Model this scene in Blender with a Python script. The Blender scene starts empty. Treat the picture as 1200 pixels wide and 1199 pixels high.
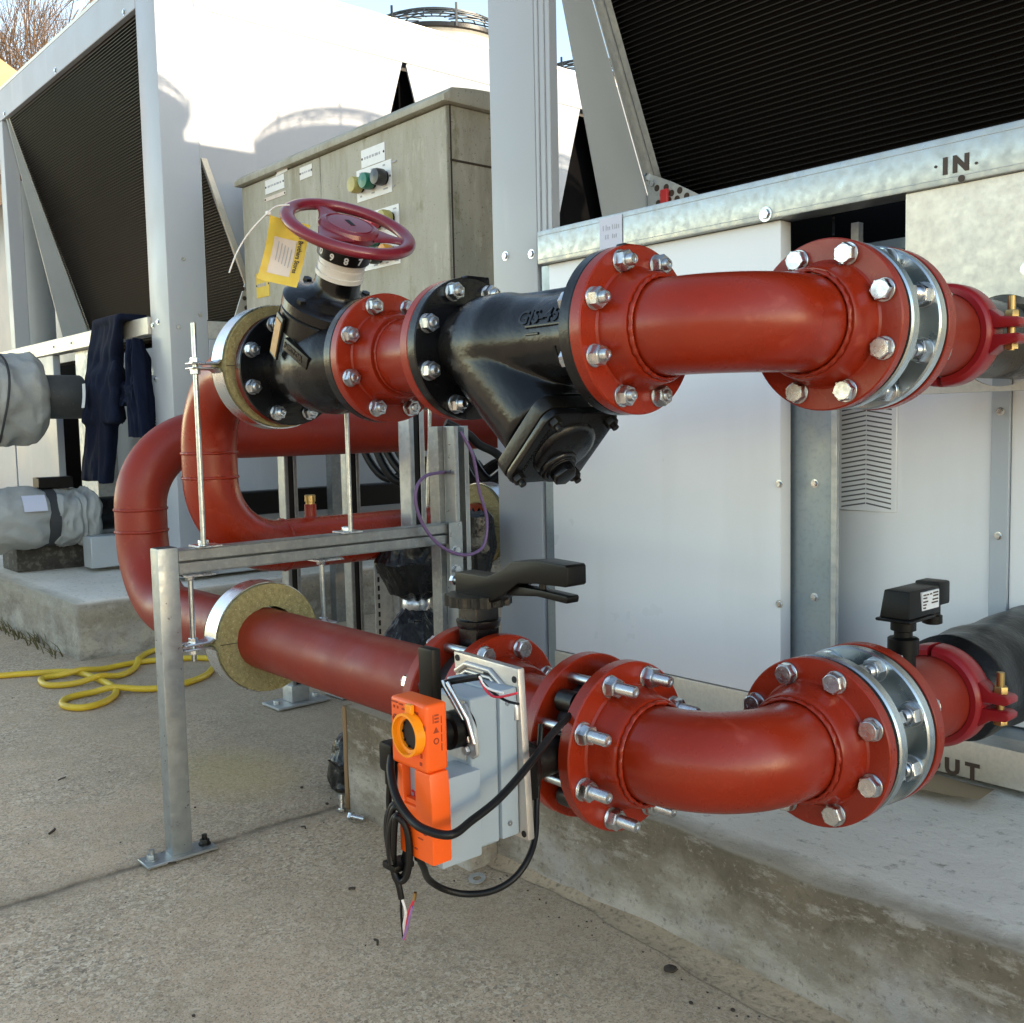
import bpy, bmesh, math, random
from mathutils import Vector, Matrix, Quaternion, noise as mnoise
random.seed(11)
R = math.radians
pi = math.pi
H = 0.9415                      # camera height above the ground (m)
sc = bpy.context.scene
col = sc.collection
V = Vector

# ------------------------------------------------------------------ materials
def new_mat(name):
    m = bpy.data.materials.new(name); m.use_nodes = True
    nt = m.node_tree
    return m, nt, nt.nodes['Principled BSDF']

def ramp(nt, fac, lo, hi, c0=(0, 0, 0, 1), c1=(1, 1, 1, 1)):
    r = nt.nodes.new('ShaderNodeValToRGB')
    r.color_ramp.elements[0].position = lo; r.color_ramp.elements[1].position = hi
    r.color_ramp.elements[0].color = c0; r.color_ramp.elements[1].color = c1
    nt.links.new(fac, r.inputs[0])
    return r.outputs[0]

def noise_out(nt, scale, detail=4, stretch=(1, 1, 1), rough=.55, dist=0, off=(0, 0, 0)):
    tc = nt.nodes.new('ShaderNodeTexCoord')
    mp = nt.nodes.new('ShaderNodeMapping'); mp.inputs['Scale'].default_value = stretch
    mp.inputs['Location'].default_value = off
    n = nt.nodes.new('ShaderNodeTexNoise')
    n.inputs['Scale'].default_value = scale; n.inputs['Detail'].default_value = detail
    n.inputs['Roughness'].default_value = rough; n.inputs['Distortion'].default_value = dist
    nt.links.new(tc.outputs['Object'], mp.inputs[0]); nt.links.new(mp.outputs[0], n.inputs['Vector'])
    return n.outputs['Fac']

def mixc(nt, fac, a, b, mode='MIX'):
    m = nt.nodes.new('ShaderNodeMix'); m.data_type = 'RGBA'; m.blend_type = mode
    for sock, v in ((m.inputs[0], fac), (m.inputs[6], a), (m.inputs[7], b)):
        if hasattr(v, 'links') or hasattr(v, 'is_linked'): nt.links.new(v, sock)
        else: sock.default_value = v if isinstance(v, float) else (*v, 1) if len(v) == 3 else v
    return m.outputs[2]

def mk(name, base, rough=.5, metal=0., layers=(), bump=None, rvar=None, coat=0, spec=None, aniso=0, trans=None):
    """layers: (scale, lo, hi, colour, amount, stretch) each mixes a colour in through a ramped noise"""
    m, nt, b = new_mat(name)
    c = None
    for i, ly in enumerate(layers):
        s, lo, hi, cc, amt = ly[:5]; st = ly[5] if len(ly) > 5 else (1, 1, 1)
        f = ramp(nt, noise_out(nt, s, 5, st, off=(i*3.1, i*1.7, i*.9)), lo, hi)
        mu = nt.nodes.new('ShaderNodeMath'); mu.operation = 'MULTIPLY'; mu.inputs[1].default_value = amt
        nt.links.new(f, mu.inputs[0])
        c = mixc(nt, mu.outputs[0], c if c is not None else base, cc)
    if c is None: b.inputs['Base Color'].default_value = (*base, 1)
    else: nt.links.new(c, b.inputs['Base Color'])
    b.inputs['Roughness'].default_value = rough; b.inputs['Metallic'].default_value = metal
    if spec is not None: b.inputs['Specular IOR Level'].default_value = spec
    if coat: b.inputs['Coat Weight'].default_value = coat; b.inputs['Coat Roughness'].default_value = .12
    if aniso: b.inputs['Anisotropic'].default_value = aniso
    if trans: b.inputs['Transmission Weight'].default_value = trans
    if rvar:
        s, a, z = rvar[:3]; st = rvar[3] if len(rvar) > 3 else (1, 1, 1)
        mr = nt.nodes.new('ShaderNodeMapRange'); mr.inputs[3].default_value = a; mr.inputs[4].default_value = z
        mr.inputs[1].default_value = .3; mr.inputs[2].default_value = .7
        nt.links.new(noise_out(nt, s, 4, st), mr.inputs[0]); nt.links.new(mr.outputs[0], b.inputs['Roughness'])
    if bump:
        bl = bump if isinstance(bump, list) else [bump]
        prev = None
        for (s, strength, dist, *rest) in bl:
            bn = nt.nodes.new('ShaderNodeBump'); bn.inputs['Strength'].default_value = strength
            bn.inputs['Distance'].default_value = dist
            nt.links.new(noise_out(nt, s, 5, rest[0] if rest else (1, 1, 1)), bn.inputs['Height'])
            if prev: nt.links.new(prev, bn.inputs['Normal'])
            prev = bn.outputs[0]
        nt.links.new(prev, b.inputs['Normal'])
    return m

M = {}
M['red'] = mk('red_oxide_paint', (.295, .0215, .0045), .32, spec=.42,
              layers=[(7, .35, .7, (.225, .016, .004), .8), (55, .62, .75, (.37, .042, .02), .4), (120, .68, .78, (.46, .13, .09), .4), (26, .62, .74, (.42, .085, .055), .4, (.12, 1, 1)), (34, .64, .75, (.22, .012, .004), .5, (1, .15, 1)), (3.5, .5, .75, (.27, .022, .012), .6, (1, 1, .3))],
              bump=[(140, .12, .002), (18, .12, .003)], rvar=(14, .22, .36))
M['reddark'] = mk('red_oxide_paint_old', (.26, .021, .006), .38, spec=.4,
              layers=[(9, .35, .7, (.21, .02, .013), .8), (40, .6, .8, (.4, .07, .04), .4), (90, .68, .8, (.42, .13, .1), .3, (1, 1, .4))],
              bump=[(140, .12, .002), (18, .1, .003)], rvar=(14, .34, .55))
M['maroon'] = mk('maroon_enamel', (.20, .016, .030), .3, layers=[(20, .4, .7, (.15, .012, .022), .8), (60, .6, .76, (.33, .06, .06), .5)],
              bump=(40, .12, .003), coat=.3)
M['clampred'] = mk('gloss_red_enamel', (.30, .014, .016), .3, spec=.4, layers=[(18, .4, .7, (.25, .01, .018), .8)], bump=(60, .15, .003))
M['black'] = mk('black_enamel', (.004, .004, .005), .3, spec=.42, layers=[(12, .55, .8, (.014, .012, .009), .8), (80, .72, .82, (.06, .05, .04), .5)],
              bump=[(70, .22, .003), (16, .15, .004)], rvar=(10, .17, .34))
M['iron'] = mk('black_cast_iron_paint', (.006, .0055, .005), .36, spec=.4, layers=[(10, .5, .8, (.022, .018, .012), .7)], bump=(90, .3, .003))
M['rubber'] = mk('black_rubber', (.005, .005, .0055), .42, spec=.3, bump=(60, .15, .002))
M['plastic'] = mk('black_plastic', (.0035, .0032, .003), .40, spec=.22, bump=(400, .1, .0006))
M['gasket'] = mk('gasket', (.008, .008, .008), .7)
M['zinc'] = mk('zinc_bolt', (.66, .68, .70), .24, 1., layers=[(60, .45, .65, (.42, .44, .46), .8), (25, .6, .7, (.7, .62, .5), .35)], rvar=(50, .16, .42), bump=(150, .12, .001))
M['zincnut'] = mk('zinc_nut', (.58, .61, .64), .28, 1., layers=[(50, .45, .7, (.34, .36, .38), .7)], rvar=(40, .2, .45))
M['ring'] = mk('plated_steel', (.62, .67, .69), .2, 1., layers=[(8, .35, .7, (.42, .50, .53), .8), (14, .6, .75, (.66, .64, .5), .3, (1, .3, 1))], rvar=(20, .16, .36, (1, 6, 1)))
M['galv'] = mk('galvanised_steel', (.37, .395, .40), .40, .7, layers=[(30, .4, .62, (.29, .315, .33), .6), (90, .5, .7, (.44, .46, .46), .5), (4, .5, .75, (.34, .36, .37), .3)],
              rvar=(45, .26, .5), bump=(120, .06, .001))
M['galvdull'] = mk('dull_galvanised_steel', (.48, .50, .50), .5, .6, layers=[(14, .4, .65, (.62, .60, .55), .6, (1, 1, .4)), (50, .45, .7, (.36, .37, .38), .7)], rvar=(25, .35, .6), bump=(60, .12, .002))
M['strut'] = mk('mill_galvanised_strut', (.30, .315, .32), .42, .8, layers=[(20, .4, .65, (.22, .23, .24), .7), (70, .5, .7, (.42, .43, .43), .5)], rvar=(30, .3, .5))
M['sheet'] = mk('galvanised_sheet', (.66, .62, .545), .42, .5, layers=[(140, .42, .62, (.55, .52, .465), .6), (3, .45, .7, (.64, .56, .46), .6), (12, .55, .75, (.52, .51, .48), .5)], rvar=(60, .32, .5))
M['steel'] = mk('steel_rod', (.52, .56, .57), .3, 1., layers=[(80, .45, .6, (.38, .42, .43), .7)], bump=(700, .2, .0008, (.02, .02, 1)))
M['brass'] = mk('brass', (.44, .31, .13), .36, 1., layers=[(60, .45, .7, (.4, .27, .1), .6)])
M['mullionpaint'] = mk('pale_blue_grey_paint', (.46, .50, .55), .4)
M['slatshade'] = mk('vent_slat_shade', (.13, .13, .135), .7)  # dark grey for the shade lines painted between vent slats
M['white'] = mk('white_coat_darkened', (.36, .385, .43), .36, layers=[(1.3, .4, .7, (.33, .355, .40), .5), (220, .69, .74, (.5, .5, .5), .3), (6, .6, .8, (.66, .66, .65), .4, (1, 1, .15))], bump=[(1.6, .14, .04), (300, .04, .0006)], rvar=(5, .28, .42))  # same coat as the panels, darkened to even out the light on it
M['whitelift'] = mk('white_coat_lightened', (.86, .87, .89), .34, layers=[(7, .56, .8, (.70, .70, .69), .35, (1, 1, .12)), (1.3, .4, .7, (.76, .775, .80), .5), (220, .69, .74, (.6, .6, .6), .25)], bump=[(1.3, .22, .05), (300, .04, .0006)], rvar=(5, .26, .40))  # same white coat, lightened to make up for weak light low down
M['greypaint'] = mk('grey_paint', (.42, .45, .47), .42, layers=[(5, .4, .7, (.36, .39, .41), .6)], bump=(150, .06, .001))
M['bluegalv'] = mk('blue_grey_galvanised', (.30, .36, .40), .38, .6, layers=[(14, .4, .65, (.38, .42, .45), .6, (1, 1, .3)), (90, .5, .7, (.24, .28, .31), .5)], rvar=(20, .3, .5))
M['coil'] = mk('coil_black', (.0018, .0016, .0016), .6, spec=.2)
M['coil2'] = mk('coil_dusty', (.016, .013, .013), .6, layers=[(3, .4, .7, (.008, .007, .007), .8)])
M['dark'] = mk('painted_shade', (.004, .004, .0045), .9, spec=.05)  # near-black that paints shade into gaps and cavities
M['bead'] = mk('white_paint', (.75, .75, .74), .5)
M['orange'] = mk('orange_plastic', (.88, .115, .008), .38, layers=[(6, .4, .7, (.82, .10, .006), .5)], bump=(350, .08, .0006))
M['ringyel'] = mk('amber_plastic', (.95, .30, .008), .25, bump=(200, .06, .0006))
M['actgrey'] = mk('blue_grey_plastic', (.335, .40, .455), .4, layers=[(4, .4, .7, (.31, .375, .43), .6)], bump=(300, .05, .0006))
M['alu'] = mk('cast_aluminium', (.60, .57, .54), .42, .8, layers=[(25, .45, .7, (.46, .44, .43), .7), (8, .5, .7, (.66, .58, .48), .4)], rvar=(40, .3, .55), bump=(200, .15, .001))
M['print'] = mk('dark_print', (.05, .03, .02), .6)
M['oprint'] = mk('brown_print', (.30, .035, .006), .6)
M['greyprint'] = mk('grey_print', (.36, .37, .42), .6)
M['label'] = mk('white_label', (.74, .75, .77), .4, layers=[(40, .5, .8, (.6, .62, .64), .5)])
M['lilac'] = mk('lilac_sticker', (.55, .57, .70), .5)
M['yelplate'] = mk('tan_plate', (.50, .27, .075), .5, layers=[(60, .4, .7, (.36, .18, .05), .7)])
M['tagyel'] = mk('yellow_tag', (.70, .52, .07), .45, layers=[(30, .45, .7, (.66, .40, .03), .7)])
M['tagwhite'] = mk('tag_paper', (.66, .58, .52), .5, layers=[(30, .45, .7, (.58, .48, .44), .7)])
M['whiteplastic'] = mk('white_plastic', (.72, .70, .68), .4, layers=[(30, .5, .8, (.55, .53, .5), .6)])
M['foil'] = mk('zinc_band', (.66, .68, .70), .26, 1., layers=[(10, .4, .7, (.5, .53, .56), .7)], rvar=(20, .18, .42), bump=(12, .12, .006))
M['hose'] = mk('yellow_hose', (.68, .47, .03), .42, layers=[(9, .45, .7, (.52, .34, .03), .6)])
M['bag'] = mk('black_polythene', (.010, .010, .011), .27, bump=[(28, .5, .012), (70, .3, .004)], rvar=(20, .18, .4))
M['fabric'] = mk('grey_jacket_fabric', (.33, .34, .335), .6, layers=[(6, .4, .7, (.28, .29, .285), .7), (25, .55, .75, (.38, .38, .36), .5)], bump=[(7, .5, .03), (300, .15, .001)])
M['strap'] = mk('dark_strap', (.035, .037, .04), .7, bump=(200, .3, .002))
M['navy'] = mk('navy_cloth', (.003, .006, .020), .9, spec=.2, layers=[(9, .4, .7, (.005, .009, .028), .8)], bump=[(9, .6, .03, (1, 1, .35)), (400, .3, .001)])
M['lagging'] = mk('dark_lagging', (.045, .048, .050), .55, layers=[(12, .4, .7, (.075, .078, .08), .7), (50, .62, .75, (.13, .13, .13), .5)], bump=(30, .25, .006))
M['blackins'] = mk('black_foam_rubber', (.003, .003, .0035), .34, spec=.28, layers=[(11, .6, .8, (.018, .018, .02), .6)], bump=[(14, .4, .012), (90, .2, .003)])
M['timber'] = mk('raw_timber', (.30, .18, .085), .75, layers=[(16, .4, .65, (.20, .115, .05), .8, (1, 1, .08))], bump=(60, .3, .003, (1, 1, .1)))
M['darkblock'] = mk('weathered_dark_timber', (.045, .04, .035), .8, layers=[(40, .5, .68, (.16, .15, .13), .7), (10, .45, .7, (.02, .018, .016), .7), (9, .6, .72, (.26, .24, .2), .5, (.3, 2, 2))], bump=(50, .5, .006))
M['leafdry'] = mk('dry_debris', (.38, .27, .15), .8)
M['rust'] = mk('rust', (.20, .075, .035), .8, layers=[(30, .4, .7, (.1, .04, .02), .7)])
M['dirt'] = mk('dark_dirt', (.05, .037, .027), .9)
M['purple'] = mk('purple_cable', (.16, .095, .22), .45)
M['wirewhite'] = mk('wire_white', (.8, .8, .78), .4)
M['wirered'] = mk('wire_red', (.62, .03, .06), .4)
M['wireviolet'] = mk('wire_violet', (.25, .14, .35), .4)
M['tree'] = mk('bare_branch', (.15, .09, .05), .8, layers=[(3, .4, .7, (.09, .06, .035), .8)])
M['oldwall'] = mk('sunlit_render', (.36, .24, .14), .8, layers=[(2, .4, .7, (.52, .38, .25), .6)])
M['brick'] = mk('brick', (.32, .19, .12), .8, layers=[(2, .4, .7, (.26, .16, .11), .6)])
M['amber'] = mk('amber_lens', (.62, .27, .02), .3)
M['beigelens'] = mk('beige_lens', (.42, .37, .12), .4, layers=[(60, .5, .8, (.3, .26, .09), .6)])
M['greenlens'] = mk('green_lens', (.012, .16, .10), .35)
M['redlens'] = mk('red_lens', (.55, .03, .06), .35)
M['blacklens'] = mk('black_lens', (.03, .032, .036), .35)
M['redtab'] = mk('red_tab', (.55, .03, .03), .5)

def wool_mat():
    m, nt, b = new_mat('mineral_wool')
    f1 = ramp(nt, noise_out(nt, 90, 6, (.35, 1, 1), .7), .3, .72)
    c = mixc(nt, f1, (.20, .155, .055), (.46, .39, .18))
    f2 = ramp(nt, noise_out(nt, 14, 4), .4, .75)
    c = mixc(nt, f2, c, (.30, .25, .12), 'MIX')
    f3 = ramp(nt, noise_out(nt, 260, 3), .62, .7)
    c = mixc(nt, f3, c, (.60, .53, .30))
    nt.links.new(c, b.inputs['Base Color']); b.inputs['Roughness'].default_value = .9
    bn = nt.nodes.new('ShaderNodeBump'); bn.inputs['Strength'].default_value = .8; bn.inputs['Distance'].default_value = .006
    nt.links.new(noise_out(nt, 130, 6, (.35, 1, 1), .7), bn.inputs['Height']); nt.links.new(bn.outputs[0], b.inputs['Normal'])
    return m
M['wool'] = wool_mat()

def kiosk_mat():
    m, nt, b = new_mat('weathered_grp')
    c = mixc(nt, ramp(nt, noise_out(nt, 2.5, 5), .3, .7), (.43, .42, .36), (.36, .35, .295))
    st = ramp(nt, noise_out(nt, 9, 8, (1, 1, .22), .72), .44, .72)          # vertical weather streaks
    c = mixc(nt, st, c, (.27, .25, .185))
    st2 = ramp(nt, noise_out(nt, 26, 6, (1, 1, .3), .68, off=(4, 2, 1)), .56, .74)
    c = mixc(nt, st2, c, (.50, .485, .42))
    li = ramp(nt, noise_out(nt, 9, 6, (1, 1, .5), .65, off=(9, 1, 3)), .6, .72)     # algae
    c = mixc(nt, li, c, (.20, .19, .10))
    sp = ramp(nt, noise_out(nt, 120, 3, off=(2, 7, 3)), .64, .7)
    c = mixc(nt, sp, c, (.17, .16, .12))
    nt.links.new(c, b.inputs['Base Color']); b.inputs['Roughness'].default_value = .72
    bn = nt.nodes.new('ShaderNodeBump'); bn.inputs['Strength'].default_value = .15; bn.inputs['Distance'].default_value = .004
    nt.links.new(noise_out(nt, 60, 5), bn.inputs['Height']); nt.links.new(bn.outputs[0], b.inputs['Normal'])
    return m
M['kiosk'] = kiosk_mat()

def sep(nt):
    tc = nt.nodes.new('ShaderNodeTexCoord'); s = nt.nodes.new('ShaderNodeSeparateXYZ')
    nt.links.new(tc.outputs['Object'], s.inputs[0]); return s.outputs
def math_(nt, op, a, b=None, clamp=False):
    n = nt.nodes.new('ShaderNodeMath'); n.operation = op; n.use_clamp = clamp
    for i, v in enumerate((a, b)):
        if v is None: continue
        if isinstance(v, (int, float)): n.inputs[i].default_value = v
        else: nt.links.new(v, n.inputs[i])
    return n.outputs[0]

def ground_mat():
    m, nt, b = new_mat('yard_concrete')
    X, Y, Z = sep(nt)
    tc = nt.nodes.new('ShaderNodeTexCoord')
    def vor(scale):
        vo = nt.nodes.new('ShaderNodeTexVoronoi'); vo.inputs['Scale'].default_value = scale
        nz = nt.nodes.new('ShaderNodeTexNoise'); nz.inputs['Scale'].default_value = 60
        nt.links.new(tc.outputs['Object'], nz.inputs['Vector'])
        mx = nt.nodes.new('ShaderNodeMix'); mx.data_type = 'VECTOR'; mx.inputs[0].default_value = .012
        nt.links.new(tc.outputs['Object'], mx.inputs[4]); nt.links.new(nz.outputs['Color'], mx.inputs[5])
        nt.links.new(mx.outputs[1], vo.inputs['Vector'])
        sc_ = nt.nodes.new('ShaderNodeSeparateColor'); nt.links.new(vo.outputs['Color'], sc_.inputs[0])
        return sc_.outputs, vo.outputs['Distance']
    c = mixc(nt, ramp(nt, noise_out(nt, .9, 6), .30, .70), (.72, .52, .34), (.57, .405, .26))
    c = mixc(nt, math_(nt, 'MULTIPLY', ramp(nt, noise_out(nt, 3.5, 8, off=(3, 3, 0), rough=.7), .42, .72), .8), c, (.40, .31, .205))
    c = mixc(nt, math_(nt, 'MULTIPLY', ramp(nt, noise_out(nt, 17, 7, off=(5, 1, 0), rough=.75), .46, .68), .7), c, (.76, .585, .41))
    col1, d1 = vor(150)
    bare = ramp(nt, noise_out(nt, 1.6, 6, off=(8, 2, 0), rough=.65), .34, .60)       # where the aggregate shows
    lite = math_(nt, 'MULTIPLY', math_(nt, 'MULTIPLY', ramp(nt, col1[0], .50, .95), bare), .9)
    c = mixc(nt, lite, c, (.86, .73, .54))
    drk = math_(nt, 'MULTIPLY', math_(nt, 'MULTIPLY', ramp(nt, col1[1], .62, 1.), bare), .8)
    c = mixc(nt, drk, c, (.17, .135, .095))
    col2, d2 = vor(420)
    c = mixc(nt, math_(nt, 'MULTIPLY', ramp(nt, col2[0], .72, 1.), .55), c, (.78, .70, .56))
    c = mixc(nt, math_(nt, 'MULTIPLY', ramp(nt, col2[1], .70, 1.), .65), c, (.13, .10, .075))
    stones = lite; pits = drk
    # darker ground towards the plinth
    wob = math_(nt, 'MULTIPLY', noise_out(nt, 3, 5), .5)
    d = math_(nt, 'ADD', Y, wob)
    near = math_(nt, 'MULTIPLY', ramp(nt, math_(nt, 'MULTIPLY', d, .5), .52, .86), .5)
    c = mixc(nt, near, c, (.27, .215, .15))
    # construction joint running across, wobbling
    jx = math_(nt, 'ADD', math_(nt, 'ADD', X, 2.185), math_(nt, 'MULTIPLY', math_(nt, 'SUBTRACT', noise_out(nt, 7, 5), .5), .035))
    jd = math_(nt, 'ABSOLUTE', jx)
    joint = ramp(nt, jd, .002, .016, (1, 1, 1, 1), (0, 0, 0, 1))
    soft = ramp(nt, jd, .0, .075, (1, 1, 1, 1), (0, 0, 0, 1))
    c = mixc(nt, math_(nt, 'MULTIPLY', soft, .5), c, (.24, .185, .12))
    c = mixc(nt, math_(nt, 'MULTIPLY', math_(nt, 'MULTIPLY', joint, ramp(nt, noise_out(nt, 11, 5, off=(3, 9, 2)), .25, .6)), .85), c, (.085, .062, .04))
    # faint yellow spray
    dx = math_(nt, 'POWER', math_(nt, 'MULTIPLY', math_(nt, 'ADD', X, 2.62), 3.2), 2.)
    dy = math_(nt, 'POWER', math_(nt, 'MULTIPLY', math_(nt, 'SUBTRACT', Y, 1.22), 4.5), 2.)
    sp = ramp(nt, math_(nt, 'ADD', dx, dy), 0, .9, (1, 1, 1, 1), (0, 0, 0, 1))
    c = mixc(nt, math_(nt, 'MULTIPLY', sp, .38), c, (.46, .35, .09))
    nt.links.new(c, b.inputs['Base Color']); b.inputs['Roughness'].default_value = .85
    h = math_(nt, 'SUBTRACT', math_(nt, 'ADD', noise_out(nt, 60, 7, rough=.75), math_(nt, 'MULTIPLY', stones, .3)), math_(nt, 'ADD', math_(nt, 'MULTIPLY', joint, 1.5), math_(nt, 'MULTIPLY', pits, .5)))
    bn = nt.nodes.new('ShaderNodeBump'); bn.inputs['Strength'].default_value = .55; bn.inputs['Distance'].default_value = .006
    nt.links.new(h, bn.inputs['Height'])
    nt.links.new(bn.outputs[0], b.inputs['Normal'])
    return m
M['ground'] = ground_mat()

def plinth_mat(name, c1, c2, c3, light, ztop=.22, edge_y=1.385):
    m, nt, b = new_mat(name)
    X, Y, Z = sep(nt)
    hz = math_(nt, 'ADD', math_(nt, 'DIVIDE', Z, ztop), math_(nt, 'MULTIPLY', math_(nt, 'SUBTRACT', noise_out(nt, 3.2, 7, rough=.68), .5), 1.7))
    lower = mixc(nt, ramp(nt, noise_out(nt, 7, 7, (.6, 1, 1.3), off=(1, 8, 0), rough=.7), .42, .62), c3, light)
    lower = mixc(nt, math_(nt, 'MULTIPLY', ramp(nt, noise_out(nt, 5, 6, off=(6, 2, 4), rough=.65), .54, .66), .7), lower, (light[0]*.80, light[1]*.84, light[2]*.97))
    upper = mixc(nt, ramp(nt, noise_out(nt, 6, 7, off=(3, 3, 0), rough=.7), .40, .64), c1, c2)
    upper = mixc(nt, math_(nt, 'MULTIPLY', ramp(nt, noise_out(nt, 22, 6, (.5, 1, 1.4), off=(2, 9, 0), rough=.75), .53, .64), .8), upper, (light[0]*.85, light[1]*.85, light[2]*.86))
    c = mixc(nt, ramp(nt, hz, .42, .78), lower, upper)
    c = mixc(nt, math_(nt, 'MULTIPLY', ramp(nt, noise_out(nt, 70, 6, off=(3, 8, 0), rough=.75), .54, .70), .75), c, (c2[0]*.6, c2[1]*.6, c2[2]*.6))
    c = mixc(nt, math_(nt, 'MULTIPLY', ramp(nt, noise_out(nt, 90, 6, off=(7, 1, 0), rough=.75), .57, .72), .6), c, (.58, .52, .43))
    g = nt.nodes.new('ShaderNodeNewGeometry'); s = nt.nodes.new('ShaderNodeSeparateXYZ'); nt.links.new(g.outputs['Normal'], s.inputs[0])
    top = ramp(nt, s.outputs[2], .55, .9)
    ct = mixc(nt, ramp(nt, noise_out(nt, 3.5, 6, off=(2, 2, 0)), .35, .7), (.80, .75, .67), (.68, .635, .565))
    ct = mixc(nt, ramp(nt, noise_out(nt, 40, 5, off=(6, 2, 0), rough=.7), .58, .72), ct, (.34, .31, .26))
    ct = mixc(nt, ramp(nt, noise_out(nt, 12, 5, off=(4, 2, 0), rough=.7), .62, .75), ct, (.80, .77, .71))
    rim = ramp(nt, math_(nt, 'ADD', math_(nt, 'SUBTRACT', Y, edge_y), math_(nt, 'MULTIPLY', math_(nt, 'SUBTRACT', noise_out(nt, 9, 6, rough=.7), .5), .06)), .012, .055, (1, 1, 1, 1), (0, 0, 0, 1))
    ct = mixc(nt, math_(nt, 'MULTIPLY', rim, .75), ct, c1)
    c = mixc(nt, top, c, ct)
    nt.links.new(c, b.inputs['Base Color']); b.inputs['Roughness'].default_value = .82
    bn = nt.nodes.new('ShaderNodeBump'); bn.inputs['Strength'].default_value = .8; bn.inputs['Distance'].default_value = .014
    nt.links.new(noise_out(nt, 26, 9, rough=.72), bn.inputs['Height'])
    nt.links.new(bn.outputs[0], b.inputs['Normal'])
    return m
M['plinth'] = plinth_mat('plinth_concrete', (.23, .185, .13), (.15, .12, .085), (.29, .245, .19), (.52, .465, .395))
M['mortar'] = mk('dirty_mortar', (.46, .35, .235), .9, layers=[(4, .4, .65, (.33, .25, .165), .7), (25, .5, .7, (.50, .395, .28), .6), (90, .52, .7, (.11, .09, .065), .7)], bump=[(40, .7, .01), (140, .5, .003)])
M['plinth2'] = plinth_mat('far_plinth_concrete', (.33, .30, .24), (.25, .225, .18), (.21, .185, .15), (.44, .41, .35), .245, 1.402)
M['moss'] = plinth_mat('mossy_concrete', (.18, .16, .11), (.10, .095, .055), (.22, .20, .15), (.28, .26, .2))

# ------------------------------------------------------------------ mesh helpers
def frame_of(d, up=(0, 0, 1)):
    d = V(d).normalized(); u = V(up)
    if abs(d.dot(u)) > .97: u = V((0, 1, 0)) if abs(d.y) < .9 else V((1, 0, 0))
    a = u.cross(d).normalized(); b = d.cross(a).normalized()
    return a, b, d

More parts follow.
